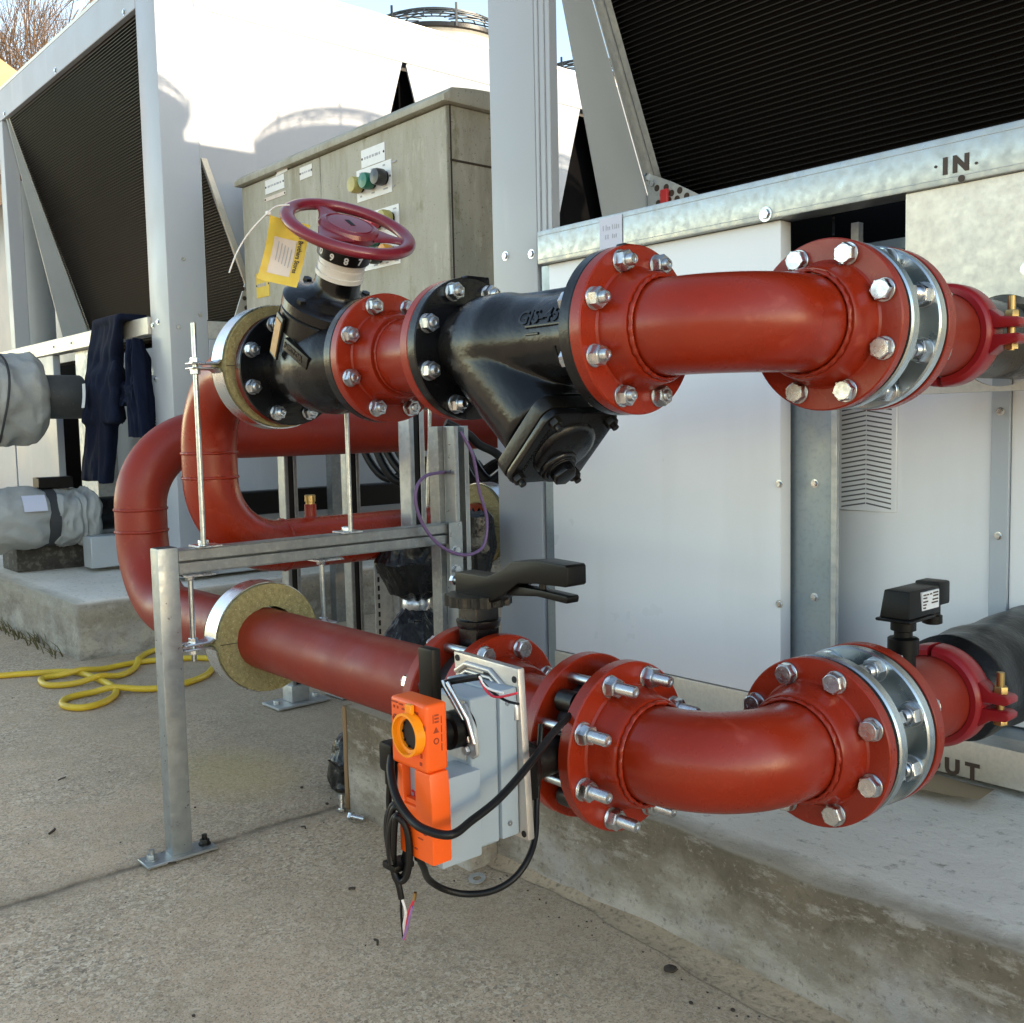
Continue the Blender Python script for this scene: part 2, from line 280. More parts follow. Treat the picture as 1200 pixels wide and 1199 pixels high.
class MB:
    """collects shapes; build() links them as ONE mesh object"""
    def __init__(s): s.v = []; s.f = []
    def add(s, vs, fs):
        o = len(s.v); s.v += [tuple(p) for p in vs]; s.f += [tuple(i + o for i in f) for f in fs]; return s
    def merge(s, other): return s.add(other.v, other.f)
    def box(s, x0, x1, y0, y1, z0, z1, mat=None):
        vs = [V((x, y, z)) for z in (z0, z1) for y in (y0, y1) for x in (x0, x1)]
        if mat: vs = [mat @ p for p in vs]
        return s.add(vs, [(0, 2, 3, 1), (4, 5, 7, 6), (0, 1, 5, 4), (2, 6, 7, 3), (0, 4, 6, 2), (1, 3, 7, 5)])
    def prism(s, poly, o, ux, uy, depth):
        """polygon in the plane (ux, uy) extruded by the vector depth"""
        o = V(o); ux = V(ux); uy = V(uy); n = len(poly); dv = V(depth)
        a = [o + ux*p[0] + uy*p[1] for p in poly]; b = [p + dv for p in a]
        if ux.cross(uy).dot(dv) < 0: a, b = b, a
        fs = [tuple(range(n - 1, -1, -1)), tuple(range(n, 2*n))]
        fs += [(i, (i + 1) % n, n + (i + 1) % n, n + i) for i in range(n)]
        return s.add(a + b, fs)
    def lathe(s, prof, o, d, seg=56, closed=False, a0=0., a1=2*pi, up=(0, 0, 1)):
        """prof = [(radius, distance along d)]; closed joins last to first (ring section)"""
        a, b, d = frame_of(d, up); o = V(o); full = abs(a1 - a0 - 2*pi) < 1e-6
        n = seg if full else seg + 1; base = len(s.v); P = len(prof); vs = []; fs = []
        for (r, t) in prof:
            for k in range(n):
                w = a0 + (a1 - a0)*k/seg
                vs.append(o + d*t + (a*math.cos(w) + b*math.sin(w))*max(r, 1e-5))
        rows = P if closed else P - 1
        for i in range(rows):
            j = (i + 1) % P
            for k in range(seg):
                k2 = (k + 1) % n
                fs.append((i*n + k, i*n + k2, j*n + k2, j*n + k))
        if not closed:
            if prof[0][0] > 2e-5 and full: fs.append(tuple(range(n - 1, -1, -1)))
            if prof[-1][0] > 2e-5 and full: fs.append(tuple((P - 1)*n + k for k in range(n)))
        elif not full:
            fs.append(tuple(i*n for i in range(P))); fs.append(tuple(i*n + n - 1 for i in range(P - 1, -1, -1)))
        return s.add(vs, fs)
    def tube(s, pts, r, seg=12, caps=True):
        pts = [V(p) for p in pts]; n = len(pts)
        rr = r if isinstance(r, (list, tuple)) else [r]*n
        T = []
        for i in range(n):
            t = pts[min(i + 1, n - 1)] - pts[max(i - 1, 0)]
            T.append(t.normalized() if t.length > 1e-9 else V((0, 0, 1)))
        a, b, _ = frame_of(T[0]); vs = []; fs = []
        for i in range(n):
            if i:
                q = T[i - 1].rotation_difference(T[i]); a = q @ a
                a = (a - T[i]*a.dot(T[i])).normalized()
            b = T[i].cross(a)
            for k in range(seg):
                w = 2*pi*k/seg
                vs.append(pts[i] + (a*math.cos(w) + b*math.sin(w))*rr[i])
        for i in range(n - 1):
            for k in range(seg):
                k2 = (k + 1) % seg
                fs.append((i*seg + k, i*seg + k2, (i + 1)*seg + k2, (i + 1)*seg + k))
        if caps: fs += [tuple(range(seg - 1, -1, -1)), tuple((n - 1)*seg + k for k in range(seg))]
        return s.add(vs, fs)
    def cyl(s, p, q, r, seg=16): return s.tube([p, q], r, seg)
    def hexa(s, o, d, R, h, ch=.0015, rot=0.):
        a, b, d = frame_of(d); o = V(o)
        vs = []
        for (rad, t) in ((R, 0), (R, h - ch), (R*.93, h)):
            for k in range(6):
                w = rot + k*pi/3
                vs.append(o + d*t + (a*math.cos(w) + b*math.sin(w))*rad)
        fs = [(5, 4, 3, 2, 1, 0)]
        for i in range(2): fs += [(i*6 + k, i*6 + (k + 1) % 6, i*6 + 6 + (k + 1) % 6, i*6 + 6 + k) for k in range(6)]
        fs.append(tuple(range(12, 18)))
        return s.add(vs, fs)
    def grid(s, fn, nu, nv, closed_u=False):
        vs = [fn(i/(nu if closed_u else nu - 1), j/(nv - 1)) for j in range(nv) for i in range(nu)]
        fs = []
        for j in range(nv - 1):
            for i in range(nu if closed_u else nu - 1):
                i2 = (i + 1) % nu
                fs.append((j*nu + i, j*nu + i2, (j + 1)*nu + i2, (j + 1)*nu + i))
        return s.add(vs, fs)
    def mesh(s, name, smooth=38., bevel=0., bseg=1, shift=None):
        me = bpy.data.meshes.new(name)
        vs = s.v if shift is None else [(p[0] - shift[0], p[1] - shift[1], p[2] - shift[2]) for p in s.v]
        me.from_pydata(vs, [], s.f); me.validate()
        bm = bmesh.new(); bm.from_mesh(me)
        bmesh.ops.recalc_face_normals(bm, faces=bm.faces)
        if bevel:
            es = [e for e in bm.edges if len(e.link_faces) == 2 and e.calc_face_angle(0) > R(32)]
            bmesh.ops.bevel(bm, geom=es, offset=bevel, segments=bseg, affect='EDGES', profile=.6, clamp_overlap=True)
        bm.to_mesh(me); bm.free()
        if smooth:
            me.polygons.foreach_set('use_smooth', [True]*len(me.polygons))
            me.set_sharp_from_angle(angle=R(smooth))
        return me

def tagp(o, label=None, cat=None, group=None, kind=None):
    if label: o['label'] = label
    if cat: o['category'] = cat
    if group: o['group'] = group
    if kind: o['kind'] = kind
    return o

def thing(name, label, cat, loc, group=None):
    o = bpy.data.objects.new(name, None); o.empty_display_size = .1; o.location = loc
    col.objects.link(o); return tagp(o, label, cat, group)

def root_of(o):
    while o.parent: o = o.parent
    return o

def link_mesh(name, me, mat, parent=None):
    o = bpy.data.objects.new(name, me); col.objects.link(o)
    if mat is not None:
        me.materials.clear(); me.materials.append(M[mat] if isinstance(mat, str) else mat)
    if parent is not None:
        o.parent = parent
        if parent.parent is None and parent.type == 'EMPTY':
            o.matrix_parent_inverse = Matrix.Translation(-parent.location)
    return o

def part(name, mb, mat, parent, smooth=38., bevel=0., bseg=1, label=None):
    o = link_mesh(name, mb.mesh(name, smooth, bevel, bseg), mat, parent)
    if label: o['label'] = label
    return o

def solo(name, mb, mat, label, cat, group=None, smooth=38., bevel=0., bseg=1, kind=None):
    xs = [p[0] for p in mb.v]; ys = [p[1] for p in mb.v]; zs = [p[2] for p in mb.v]
    c = V(((min(xs) + max(xs))/2, (min(ys) + max(ys))/2, min(zs)))
    if kind == 'structure': c = V((0, 0, 0))
    o = link_mesh(name, mb.mesh(name, smooth, bevel, bseg, shift=c), mat)
    o.location = c
    return tagp(o, label, cat, group, kind)

def spline(pts, n=8):
    pts = [V(p) for p in pts]; out = []
    for i in range(len(pts) - 1):
        p0 = pts[max(i - 1, 0)]; p1 = pts[i]; p2 = pts[i + 1]; p3 = pts[min(i + 2, len(pts) - 1)]
        for k in range(n):
            t = k/n
            out.append(.5*((2*p1) + (p2 - p0)*t + (2*p0 - 5*p1 + 4*p2 - p3)*t*t + (3*p1 - p0 - 3*p2 + p3)*t**3))
    out.append(pts[-1]); return out

def text_mb(s, size, mat4, ext=.0006, align='CENTER', bold=0.):
    cu = bpy.data.curves.new('t', 'FONT'); cu.body = s; cu.size = size; cu.extrude = ext
    cu.align_x = align; cu.align_y = 'CENTER'; cu.offset = bold; cu.resolution_u = 3
    o = bpy.data.objects.new('t', cu); col.objects.link(o)
    dg = bpy.context.evaluated_depsgraph_get(); dg.update()
    me = bpy.data.meshes.new_from_object(o.evaluated_get(dg))
    mb = MB(); mb.add([mat4 @ v.co for v in me.vertices], [tuple(p.vertices) for p in me.polygons])
    bpy.data.objects.remove(o); bpy.data.curves.remove(cu); bpy.data.meshes.remove(me)
    return mb

def basis(o, x, y):
    x = V(x).normalized(); y = V(y); y = (y - x*y.dot(x)).normalized(); z = x.cross(y)
    m = Matrix((x, y, z)).transposed().to_4x4(); m.translation = V(o); return m

def remeshed(mb, voxel, smooth_it):
    me = mb.mesh('tmp', 0)
    o = bpy.data.objects.new('tmp', me); col.objects.link(o)
    a = o.modifiers.new('r', 'REMESH'); a.mode = 'VOXEL'; a.voxel_size = voxel
    b = o.modifiers.new('s', 'SMOOTH'); b.factor = .5; b.iterations = smooth_it
    dg = bpy.context.evaluated_depsgraph_get(); dg.update()
    m2 = bpy.data.meshes.new_from_object(o.evaluated_get(dg))
    bpy.data.objects.remove(o); bpy.data.meshes.remove(me)
    m2.polygons.foreach_set('use_smooth', [True]*len(m2.polygons))
    return m2

# ------------------------------------------------------------------ bolts (canonical, axis +Z, seat at z=0)
def washer(mb, r=.0158, z=0, h=.0026): return mb.lathe([(.008, z), (r, z), (r, z + h - .0006), (r - .0006, z + h), (.008, z + h)], (0, 0, 0), (0, 0, 1), 24)
def nut_mb(proj):
    mb = washer(MB()); mb.hexa((0, 0, .0026), (0, 0, 1), .0146, .0135)
    mb.lathe([(.0118, .0160), (.0112, .0172), (.0088, .0172)], (0, 0, 0), (0, 0, 1), 20)
    z = .0161; prof = [(.0082, z)]
    n = max(2, int(proj/.0022))
    for i in range(n):
        prof += [(.0084, z + proj*(i + .25)/n), (.0076, z + proj*(i + .75)/n)]
    prof += [(.0066, z + proj + .001), (.0045, z + proj + .0012), (.0042, z + proj - .0006), (0, z + proj - .0008)]
    mb.lathe(prof, (0, 0, 0), (0, 0, 1), 18); return mb
def head_mb():
    mb = washer(MB()); mb.hexa((0, 0, .0026), (0, 0, 1), .0150, .0105, .002)
    mb.lathe([(.0128, .0131), (.0120, .0136), (0, .0136)], (0, 0, 0), (0, 0, 1), 24)
    for k in range(3):            # raised grade marks on the head
        w = k*2.1 + .4
        mb.box(-.0022, .0022, -.0006, .0006, .0135, .0140, Matrix.Rotation(w, 4, 'Z') @ Matrix.Translation((0, .0072, 0)))
    return mb
BM = {'nut': nut_mb(.006).mesh('nut', 32), 'nutb': nut_mb(.0035).mesh('nut', 32), 'nutc': nut_mb(.0095).mesh('nut', 32), 'longnutb': nut_mb(.026).mesh('longnut', 32), 'longnut': nut_mb(.030).mesh('longnut', 32), 'head': head_mb().mesh('head', 32)}
for k in BM: BM[k].materials.append(M['zinc' if k not in ('nut', 'nutb') else 'zincnut'])

def put_bolt(kind, pos, d, parent, name='bolt', scale=1.):
    if kind == 'nut': kind = random.choice(('nut', 'nut', 'nutb', 'nutc'))
    if kind == 'longnut': kind = random.choice(('longnut', 'longnut', 'longnutb'))
    o = bpy.data.objects.new(name, BM[kind]); col.objects.link(o)
    a, b, dd = frame_of(d)
    q = Matrix((a, b, dd)).transposed().to_4x4(); q.translation = V(pos)
    o.parent = parent
    if parent.parent is None and parent.type == 'EMPTY': o.matrix_parent_inverse = Matrix.Translation(-parent.location)
    o.matrix_basis = q @ Matrix.Rotation(random.uniform(0, pi), 4, 'Z') @ Matrix.Scale(scale*1.07, 4)
    return o

PCD = .105
def ring_pos(c, d, rad=PCD, n=8, off=pi/8):
    d = V(d).normalized()
    a = V((0, 0, 1)); b = d.cross(a)
    return [V(c) + (b*math.cos(off + 2*pi*k/n) + a*math.sin(off + 2*pi*k/n))*rad for k in range(n)]

def flange(face, d, mat, parent, bolts=None, thick=.022, neck=True, R_=.125, name='flange', bore=.064, nmat=None, bscale=1.):
    """flange whose visible face is at 'face' looking along d; optional weld neck towards d"""
    face = V(face); d = V(d).normalized()
    if neck:
        prof = [(bore, -thick), (R_ - .0015, -thick), (R_, -thick + .0015), (R_, -.002), (R_ - .002, 0), (.0935, 0), (.0905, .003), (.0895, .008), (.086, .018), (.0825, .030), (.0810, .041), (.0785, .0455), (bore, .0455)]
    else:
        prof = [(bore, -thick), (R_ - .0015, -thick), (R_, -thick + .0015), (R_, -.002), (R_ - .002, 0), (bore, 0)]
    mb = MB().lathe(prof, face, d, 80, closed=True)
    f = part(name, mb, mat, parent, 30)
    if bolts:
        for p in ring_pos(face + d*.0002, d): put_bolt(bolts, p, d, f, scale=bscale)
    return f

def weld_bead(o, d, r=.0705, w=.007, seg=120, amp=.0014):
    """irregular weld bead around a pipe"""
    a, b, d = frame_of(d); o = V(o); mb = MB(); P = 8; vs = []; fs = []
    ph = random.uniform(0, 6)
    for k in range(seg):
        t = 2*pi*k/seg
        rip = amp*(math.sin(k*1.45 + ph)*.5 + mnoise.noise((k*.21, ph, 0))*1.1)
        sh = .0012*mnoise.noise((k*.09, ph + 5, 0))
        for j in range(P):
            u = 2*pi*j/P
            rr = r + (.0022 + rip*.5)*math.cos(u)*1.3
            vs.append(o + d*(w*.5*math.sin(u) + sh) + (a*math.cos(t) + b*math.sin(t))*rr)
    for k in range(seg):
        for j in range(P):
            fs.append((k*P + j, ((k + 1) % seg)*P + j, ((k + 1) % seg)*P + (j + 1) % P, k*P + (j + 1) % P))
    return mb.add(vs, fs)

def arc(c, r, u, v, a0, a1, n=18):
    c = V(c); u = V(u); v = V(v)
    return [c + (u*math.cos(a0 + (a1 - a0)*i/n) + v*math.sin(a0 + (a1 - a0)*i/n))*r for i in range(n + 1)]
RP = .0699
X_, Y_, Z_ = V((1, 0, 0)), V((0, 1, 0)), V((0, 0, 1))

# ------------------------------------------------------------------ piping in the foreground
YU, YL = 1.1556, 1.0926
ZU, ZL = .1377 + H, -.4731 + H

def elbow_thing(label, x0, y, z, xe, ye, rad, nutkind, name='flanged_elbow'):
    t = thing(name, label, 'pipe elbow', (xe, y, z - .125), 'red flanged pipe elbows')
    pts = [(x0 + .043, y, z)] + arc((xe - rad, y + rad, z), rad, (0, -1, 0), (1, 0, 0), 0, pi/2, 28) + [(xe, ye - .043, z)]
    part('pipe', MB().tube(pts, RP, 56, False), 'red', t, 60)
    part('flange', MB(), 'red', t) if False else None
    flange((x0, y, z), X_, 'red', t, nutkind)
    flange((xe, ye, z), -Y_, 'red', t, 'head', .018)
    part('weld_bead', weld_bead((x0 + .049, y, z), X_, .0735, .0085, amp=.0030), 'red', t, 60)
    part('weld_bead', weld_bead((xe, ye - .049, z), -Y_, .0735, .0085, amp=.0030), 'red', t, 60)
    return t
XU1, XE1, YE1 = -1.0316, -.8433, 1.3452
XL1, XE2, YE2 = -1.004, -.8275, 1.2947
elbow_thing('upper red pipe elbow bolted to the black strainer', XU1, YU, ZU, XE1, YE1, .134, 'nut')
elbow_thing('lower red pipe elbow with long studs sticking out of its left flange', XL1, YL, ZL, XE2, YE2, .130, 'longnut')

def adapter(x, y, z, label):
    t = thing('flange_adapter', label, 'pipe adapter', (x, y, z - .125), 'plated steel flange adapters')
    g = MB().lathe([(.06, .0185), (.1185, .0185), (.1185, .0297), (.06, .0297)], (x, y, z), Y_, 64, closed=True)
    part('gasket', g, 'gasket', t)
    for a in (.030, .110):
        prof = [(.062, a), (.1215, a), (.124, a + .0025), (.124, a + .0175), (.1215, a + .020), (.062, a + .020)]
        f = part('plate', MB().lathe(prof, (x, y, z), Y_, 96, closed=True), 'ring', t, 28)
        if a > .1:
            for p in ring_pos((x, y + a - .0002, z), Y_): put_bolt('nut', p, -Y_, f, 'nut', 1.12)
        else:
            for p in ring_pos((x, y + a + .0202, z), Y_): put_bolt('nut', p, Y_, f, 'nut', 1.0)
    part('core_tube', MB().lathe([(.074, .046), (.074, .111)], (x, y, z), Y_, 48), 'galvdull', t)
    part('gasket', MB().lathe([(.06, .1302), (.122, .1302), (.122, .1348), (.06, .1348)], (x, y, z), Y_, 64, closed=True), 'gasket', t)
adapter(XE1, YE1, ZU, 'upper pair of shiny plated steel plates between the red flanges below the IN rail')
adapter(XE2, YE2, ZL, 'lower pair of shiny plated steel plates between the red flanges near the OUT lettering')

def tail(x, y, z, label, end):
    t = thing('pipe_stub', label, 'pipe', (x, y + .2, z - .125), 'red pipe stubs into the white unit')
    f = flange((x, y + .157, z), Y_, 'red', t, None)
    part('pipe', MB().lathe([(RP, .19), (RP, end)], (x, y, z), Y_, 48), 'reddark', t, 60)
    part('weld_bead', weld_bead((x, y + .205, z), Y_), 'red', t, 60)
    for p in ring_pos((x, y + .1572, z), Y_): put_bolt('head', p, Y_, f)
tail(XE1, YE1, ZU, 'short dark red pipe leading from the upper plated adapter into the galvanised plate', .40)
tail(XE2, YE2, ZL, 'short dark red pipe carrying the black flow switch', .385)

def coupling(x, y, z, label):
    t = thing('grooved_coupling', label, 'pipe coupling', (x, y, z - .095), 'glossy red grooved couplings')
    for s in (1, -1):
        mb = MB()
        prof = [(.071, 0), (.080, 0), (.0850, .005), (.0872, .013), (.0872, .040), (.0850, .048), (.080, .053), (.071, .053)]
        a0 = .05 if s > 0 else pi + .05
        mb.lathe(prof, (x, y, z), Y_, 40, closed=True, a0=a0, a1=a0 + pi - .1, up=(1, 0, 0))
        h = part('coupling_half', mb, 'clampred', t, 40)
        for e in (1, -1):           # bolt pads
            pm = MB()
            poly = [(.078, .005), (.122, .005), (.129, .009), (.129, .017), (.124, .021), (.098, .024), (.080, .038)]
            pm.prism([(e*px, s*pz) for px, pz in poly], (x, y + .009, z), X_, Z_, (0, .036, 0))
            part('bolt_pad', pm, 'clampred', h, 40, .003, 2)
    for e in (1, -1):
        bx = x + e*.108; by = y + .027
        b = part('bolt', MB().cyl((bx, by, z - .032), (bx, by, z + .056), .0062, 14), 'brass', t)
        part('nut', MB().hexa((bx, by, z + .0212), Z_, .0115, .012), 'brass', b, 30)
        part('bolt_head', MB().hexa((bx, by, z - .030), Z_, .0115, .009), 'brass', b, 30)
coupling(XE1, 1.700, ZU, 'upper glossy red coupling at the hole in the galvanised plate')
coupling(XE2, 1.648, ZL, 'lower glossy red coupling against the black lagged pipe')

# pipe ends beyond the couplings
mb = MB().lathe([(RP, 1.75), (RP, 2.02)], (XE1, 0, ZU), Y_, 40)
solo('inlet_pipe', mb, 'black', 'black pipe end entering the hole behind the upper coupling', 'pipe')
def bump_r(w, t):
    return .093 + .004*mnoise.noise((math.cos(w)*2, math.sin(w)*2, t*9)) + .0018*math.sin(t*30 + 1.2*math.sin(w))
mb = MB().grid(lambda u, v: V((XE2 + math.cos(u*2*pi)*(bump_r(u*6.283, v)*(1 if v > .02 else .86) + .012*v), 1.703 + .60*v, ZL + math.sin(u*2*pi)*(bump_r(u*6.283, v)*(1 if v > .02 else .86) + .012*v))), 48, 60, True)
solo('lagged_pipe', mb, 'blackins', 'black foam lagged pipe running from the lower coupling into the unit', 'pipe', smooth=70)

# flow switch
t = thing('flow_switch', 'black flow switch with a small white label on top of the lower red pipe', 'switch', (XE2, 1.56, .535))
part('stem', MB().lathe([(.020, 0), (.020, .022), (.0245, .023), (.0245, .048), (.022, .050), (.0145, .051), (.0145, .060), (.020, .062), (.020, .080)], (XE2, 1.56, .535), Z_, 24), 'plastic', t)
for k in range(12):
    pass
def taper_box(x0, x1, y0, y1, z0, z1, ins):
    mb = MB(); vs = [V((x, y, z0)) for y in (y0, y1) for x in (x0, x1)] + [V((x, y, z1)) for y in (y0 + ins, y1) for x in (x0 + ins*.6, x1 - ins*.6)]
    return mb.add(vs, [(0, 2, 3, 1), (4, 5, 7, 6), (0, 1, 5, 4), (2, 6, 7, 3), (0, 4, 6, 2), (1, 3, 7, 5)])
hx = .026
body = part('housing', taper_box(XE2 - hx, XE2 + hx, 1.530, 1.636, .619, .664, .007), 'plastic', t, 38, .003, 2)
part('base_lip', MB().box(XE2 - hx - .004, XE2 + hx + .004, 1.524, 1.61, .614, .619), 'plastic', t, 38, .0015)
part('label_plate', MB().box(XE2 + hx - .0045, XE2 + hx - .0003, 1.572, 1.628, .629, .659, Matrix.Identity(4)), 'label', t)
lm = MB()
for (yy, zz, ln) in ((1.575, .653, .009), (1.587, .653, .006), (1.597, .653, .006), (1.608, .654, .016), (1.575, .648, .012), (1.608, .649, .016), (1.575, .642, .015), (1.606, .643, .018), (1.575, .637, .010), (1.603, .638, .020), (1.575, .632, .008)):
    lm.box(XE2 + hx - .001, XE2 + hx + .0006, yy, yy + ln, zz, zz + .0022)
part('label_print', lm, 'print', t)
dn = part('plug_connector', MB().box(XE2 - .022, XE2 + .022, 1.6365, 1.676, .628, .668), 'plastic', t, 38, .005, 2)
part('cable_gland', MB().lathe([(.013, 0), (.013, .02), (.0165, .021), (.0165, .034), (.012, .036)], (XE2, 1.657, .629), -Z_, 18), 'plastic', dn)

# ------------------------------------------------------------------ Y strainer
S1, SU = -1.427, XU1 - .022          # visible left flange face, right flange (its back meets the red flange)
t = thing('y_strainer', 'large black cast iron Y strainer with a square cover on its slanting leg', 'strainer', (-1.24, YU, ZU - .2))
axd = V((1, 0, -1)).normalized()
bc = V((-1.362, YU, ZU - .008))
mb = MB()
mb.lathe([(.070, S1 - .02), (.080, S1 + .02), (.088, S1 + .05), (.088, S1 + .11), (.077, S1 + .16), (.071, S1 + .22), (.071, S1 + .28), (.074, SU - .05), (.076, SU)], (0, YU, ZU), X_, 48)
mb.lathe([(.066, -.05), (.088, 0), (.086, .06), (.082, .12), (.0795, .190)], bc, axd, 48)
mb.box(-1.352, -1.09, YU + .0, YU + .022, ZU + .060, ZU + .083)
me = remeshed(mb, .0042, 14)
link_mesh('body', me, 'black', t)
f = flange((S1, YU, ZU), X_, 'black', t, 'nut', .022, False)
mb = MB().prism([(-.030, .10), (.030, .10), (.026, .129), (-.026, .129)], (S1 - .020, YU + .02, ZU), Y_, Z_, (.018, 0, 0))
part('lifting_lug', mb, 'black', f, 38, .003, 2)
f = flange((SU, YU, ZU), X_, 'black', t, None, .022, False)
for p in ring_pos((SU - .0222, YU, ZU), X_): put_bolt('head', p, -X_, f)
part('lifting_lug', MB().prism([(-.028, .10), (.028, .10), (.024, .131), (-.024, .131)], (SU - .020, YU + .02, ZU), Y_, Z_, (.018, 0, 0)), 'black', f, 38, .003, 2)
part('gasket', MB().lathe([(.06, 0), (.1242, 0), (.1242, .0018), (.06, .0018)], (SU - .0009, YU, ZU), X_, 64, closed=True), 'gasket', t)
cu = V((1, 0, 1)).normalized()          # cover plane axes: cu and Y
cc = V((-1.205, YU, .912))
def rsq(a, r, n=5):
    out = []
    for cx, cy, w0 in ((a - r, a - r, 0), (-a + r, a - r, pi/2), (-a + r, -a + r, pi), (a - r, -a + r, 1.5*pi)):
        out += [(cx + r*math.cos(w0 + pi/2*i/n), cy + r*math.sin(w0 + pi/2*i/n)) for i in range(n + 1)]
    return out
part('leg_flange', MB().prism(rsq(.080, .022), cc - axd*.028, cu, Y_, axd*.026), 'iron', t, 38, .003, 2)
cov = part('cover_plate', MB().prism(rsq(.079, .022), cc - axd*.0015, cu, Y_, axd*.014), 'black', t, 38, .004, 2)
part('cover_boss', MB().lathe([(.058, .012), (.056, .018), (.046, .022), (.0, .024)], cc, axd, 40), 'black', cov, 50)
pc = cc - cu*.030
part('drain_plug', MB().lathe([(.034, .010), (.034, .026), (.030, .030), (.026, .030), (.026, .034), (0, .034)], pc, axd, 32).hexa(pc + axd*.034, axd, .021, .014), 'black', cov, 35, .0008)
for a, b in ((1, 1), (1, -1), (-1, 1), (-1, -1)):
    p = cc + cu*.062*a + Y_*.062*b + axd*.0125
    part('bolt', MB().hexa(p, axd, .011, .010).cyl(p + axd*.008, p + axd*.018, .006), 'iron', cov, 35)
rl = MB()                       # raised casting marks along the cover edge
rnd = random.Random(4)
for k in range(12):
    p = cc - Y_*.060 + cu*(-.045 + .0078*k) + axd*.0125
    rl.lathe([(.0034, 0), (.0032, .0018), (.0018, .0018)], p, axd, 8, closed=True)
part('cast_marks', rl, 'black', cov, 40)
# raised lettering on the barrel
def on_barrel(s, size, x, ang, rad):
    """letters wrapped on the barrel; ang from -Y upwards"""
    flat = text_mb(s, size, Matrix.Identity(4), .0009, 'LEFT', .0006)
    mb = MB(); vs = []
    for (px, py, pz) in flat.v:
        w = ang + py/rad
        rr = rad + pz
        vs.append(V((x + px, YU - rr*math.cos(w), ZU + rr*math.sin(w))))
    return mb.add(vs, flat.f)
part('cast_lettering', on_barrel('GJS-450', .034, -1.228, .44, .0722), 'black', t, 0)
part('cast_lettering', on_barrel('184', .032, -1.150, -.42, .0722), 'black', t, 0)
am = MB()
for (x0, x1, z0, z1) in ((-1.205, -1.085, .014, .018), (-1.205, -1.175, .002, .006)):
    am.box(x0, x1, YU - .0732, YU - .069, ZU + z0, ZU + z1)
part('flow_arrow', am, 'black', t, 30, .0008)

# ------------------------------------------------------------------ short spool between balancing valve and strainer
RS = -1.677
t = thing('pipe_spool', 'short red flanged spool between the handwheel valve and the black strainer', 'pipe spool', (-1.56, YU, ZU - .125))
flange((RS, YU, ZU), X_, 'red', t, 'nut')
flange((S1 - .0445, YU, ZU), -X_, 'red', t, None, .022, True)
part('pipe', MB().lathe([(RP, RS + .03), (RP, S1 - .08)], (0, YU, ZU), X_, 48), 'red', t, 60)
part('weld_bead', weld_bead((RS + .049, YU, ZU), X_), 'red', t, 60)
part('weld_bead', weld_bead((S1 - .0935, YU, ZU), X_), 'red', t, 60)

# ------------------------------------------------------------------ balancing valve with handwheel
V1 = -2.072
t = thing('balancing_valve', 'black flanged valve carrying the maroon handwheel', 'valve', (-1.9, YU, ZU - .13))
VA = V((.531, -.062, .845)).normalized()
VO = V((-1.949, 1.156, ZU))
VR = RS - .022 - .0015                 # right face of the valve
mb = MB()
mb.lathe([(.068, V1 - .02), (.072, V1 + .04), (.088, V1 + .08), (.102, V1 + .14), (.106, V1 + .19), (.098, V1 + .25), (.080, V1 + .31), (.074, VR - .02)], (0, YU, ZU), X_, 48)
mb.lathe([(.080, -.02), (.088, .03), (.088, .075), (.092, .10)], VO, VA, 48)
link_mesh('body', remeshed(mb, .0045, 12), 'black', t)
flange((V1, YU, ZU), X_, 'black', t, 'nut', .024, False)
flange((VR - .024, YU, ZU), -X_, 'black', t, None, .024, False)
part('gasket', MB().lathe([(.06, 0), (.1235, 0), (.1235, .0013), (.06, .0013)], (VR + .0001, YU, ZU), X_, 64, closed=True), 'gasket', t)
a, b, d = frame_of(VA)
part('bonnet_flange', MB().lathe([(.06, .080), (.099, .080), (.103, .084), (.103, .124), (.100, .127), (.06, .127)], VO, VA, 64, closed=True), 'iron', t, 35)
part('bonnet', MB().lathe([(.10, .1275), (.1045, .131), (.1045, .150), (.099, .156), (.088, .160), (.070, .165), (.056, .172), (.049, .182), (.047, .194), (.047, .214)], VO, VA, 64), 'black', t, 35)
def around(t_, rad, ang): return VO + VA*t_ + (a*math.cos(ang) + b*math.sin(ang))*rad
# windows / lugs around the bonnet flange
for k in range(8):
    w = k*pi/4 + .32
    p = around(.104, .1015, w); n = (a*math.cos(w) + b*math.sin(w)); tt = VA.cross(n)
    mbk = MB().prism([(-.012, -.010), (.012, -.010), (.012, .010), (-.012, .010)], p, tt, VA, n*.003)
    part('slot_plate', mbk, 'gasket' if k % 2 else 'galvdull', t) if k % 2 else part('bolt', MB().hexa(around(.156, .088, w), VA, .010, .009), 'iron', t, 30)
for k in range(8):
    pass
part('sleeve', MB().lathe([(.0495, .210), (.0495, .219), (.0465, .220), (.0465, .229), (.0478, .2295), (.0478, .235), (.0465, .2355), (.0465, .240), (.0478, .2405), (.0478, .249), (.040, .2505)], VO, VA, 48), 'whiteplastic', t, 35)
colr = part('indicator_collar', MB().lathe([(.044, .2500), (.0525, .2500), (.0540, .2515), (.0540, .2745), (.045, .2760), (.045, .298)], VO, VA, 56), 'plastic', t, 35)
view = V((1.75, -1.05, -.1)).normalized()
vproj = (view - VA*view.dot(VA)).normalized(); vs_ = VA.cross(vproj)
for i, ch in enumerate('0687'):
    w = (-.95 + i*.55)
    n = vproj*math.cos(w) + vs_*math.sin(w); tang = VA.cross(n)
    tmx = basis(VO + VA*.263 + n*.0542, -tang, -VA) if ch in '68' else basis(VO + VA*.263 + n*.0542, tang, VA)
    part('scale_digit', text_mb(ch, .019, tmx, .0004, 'CENTER', .0006), 'bead', colr, 0)
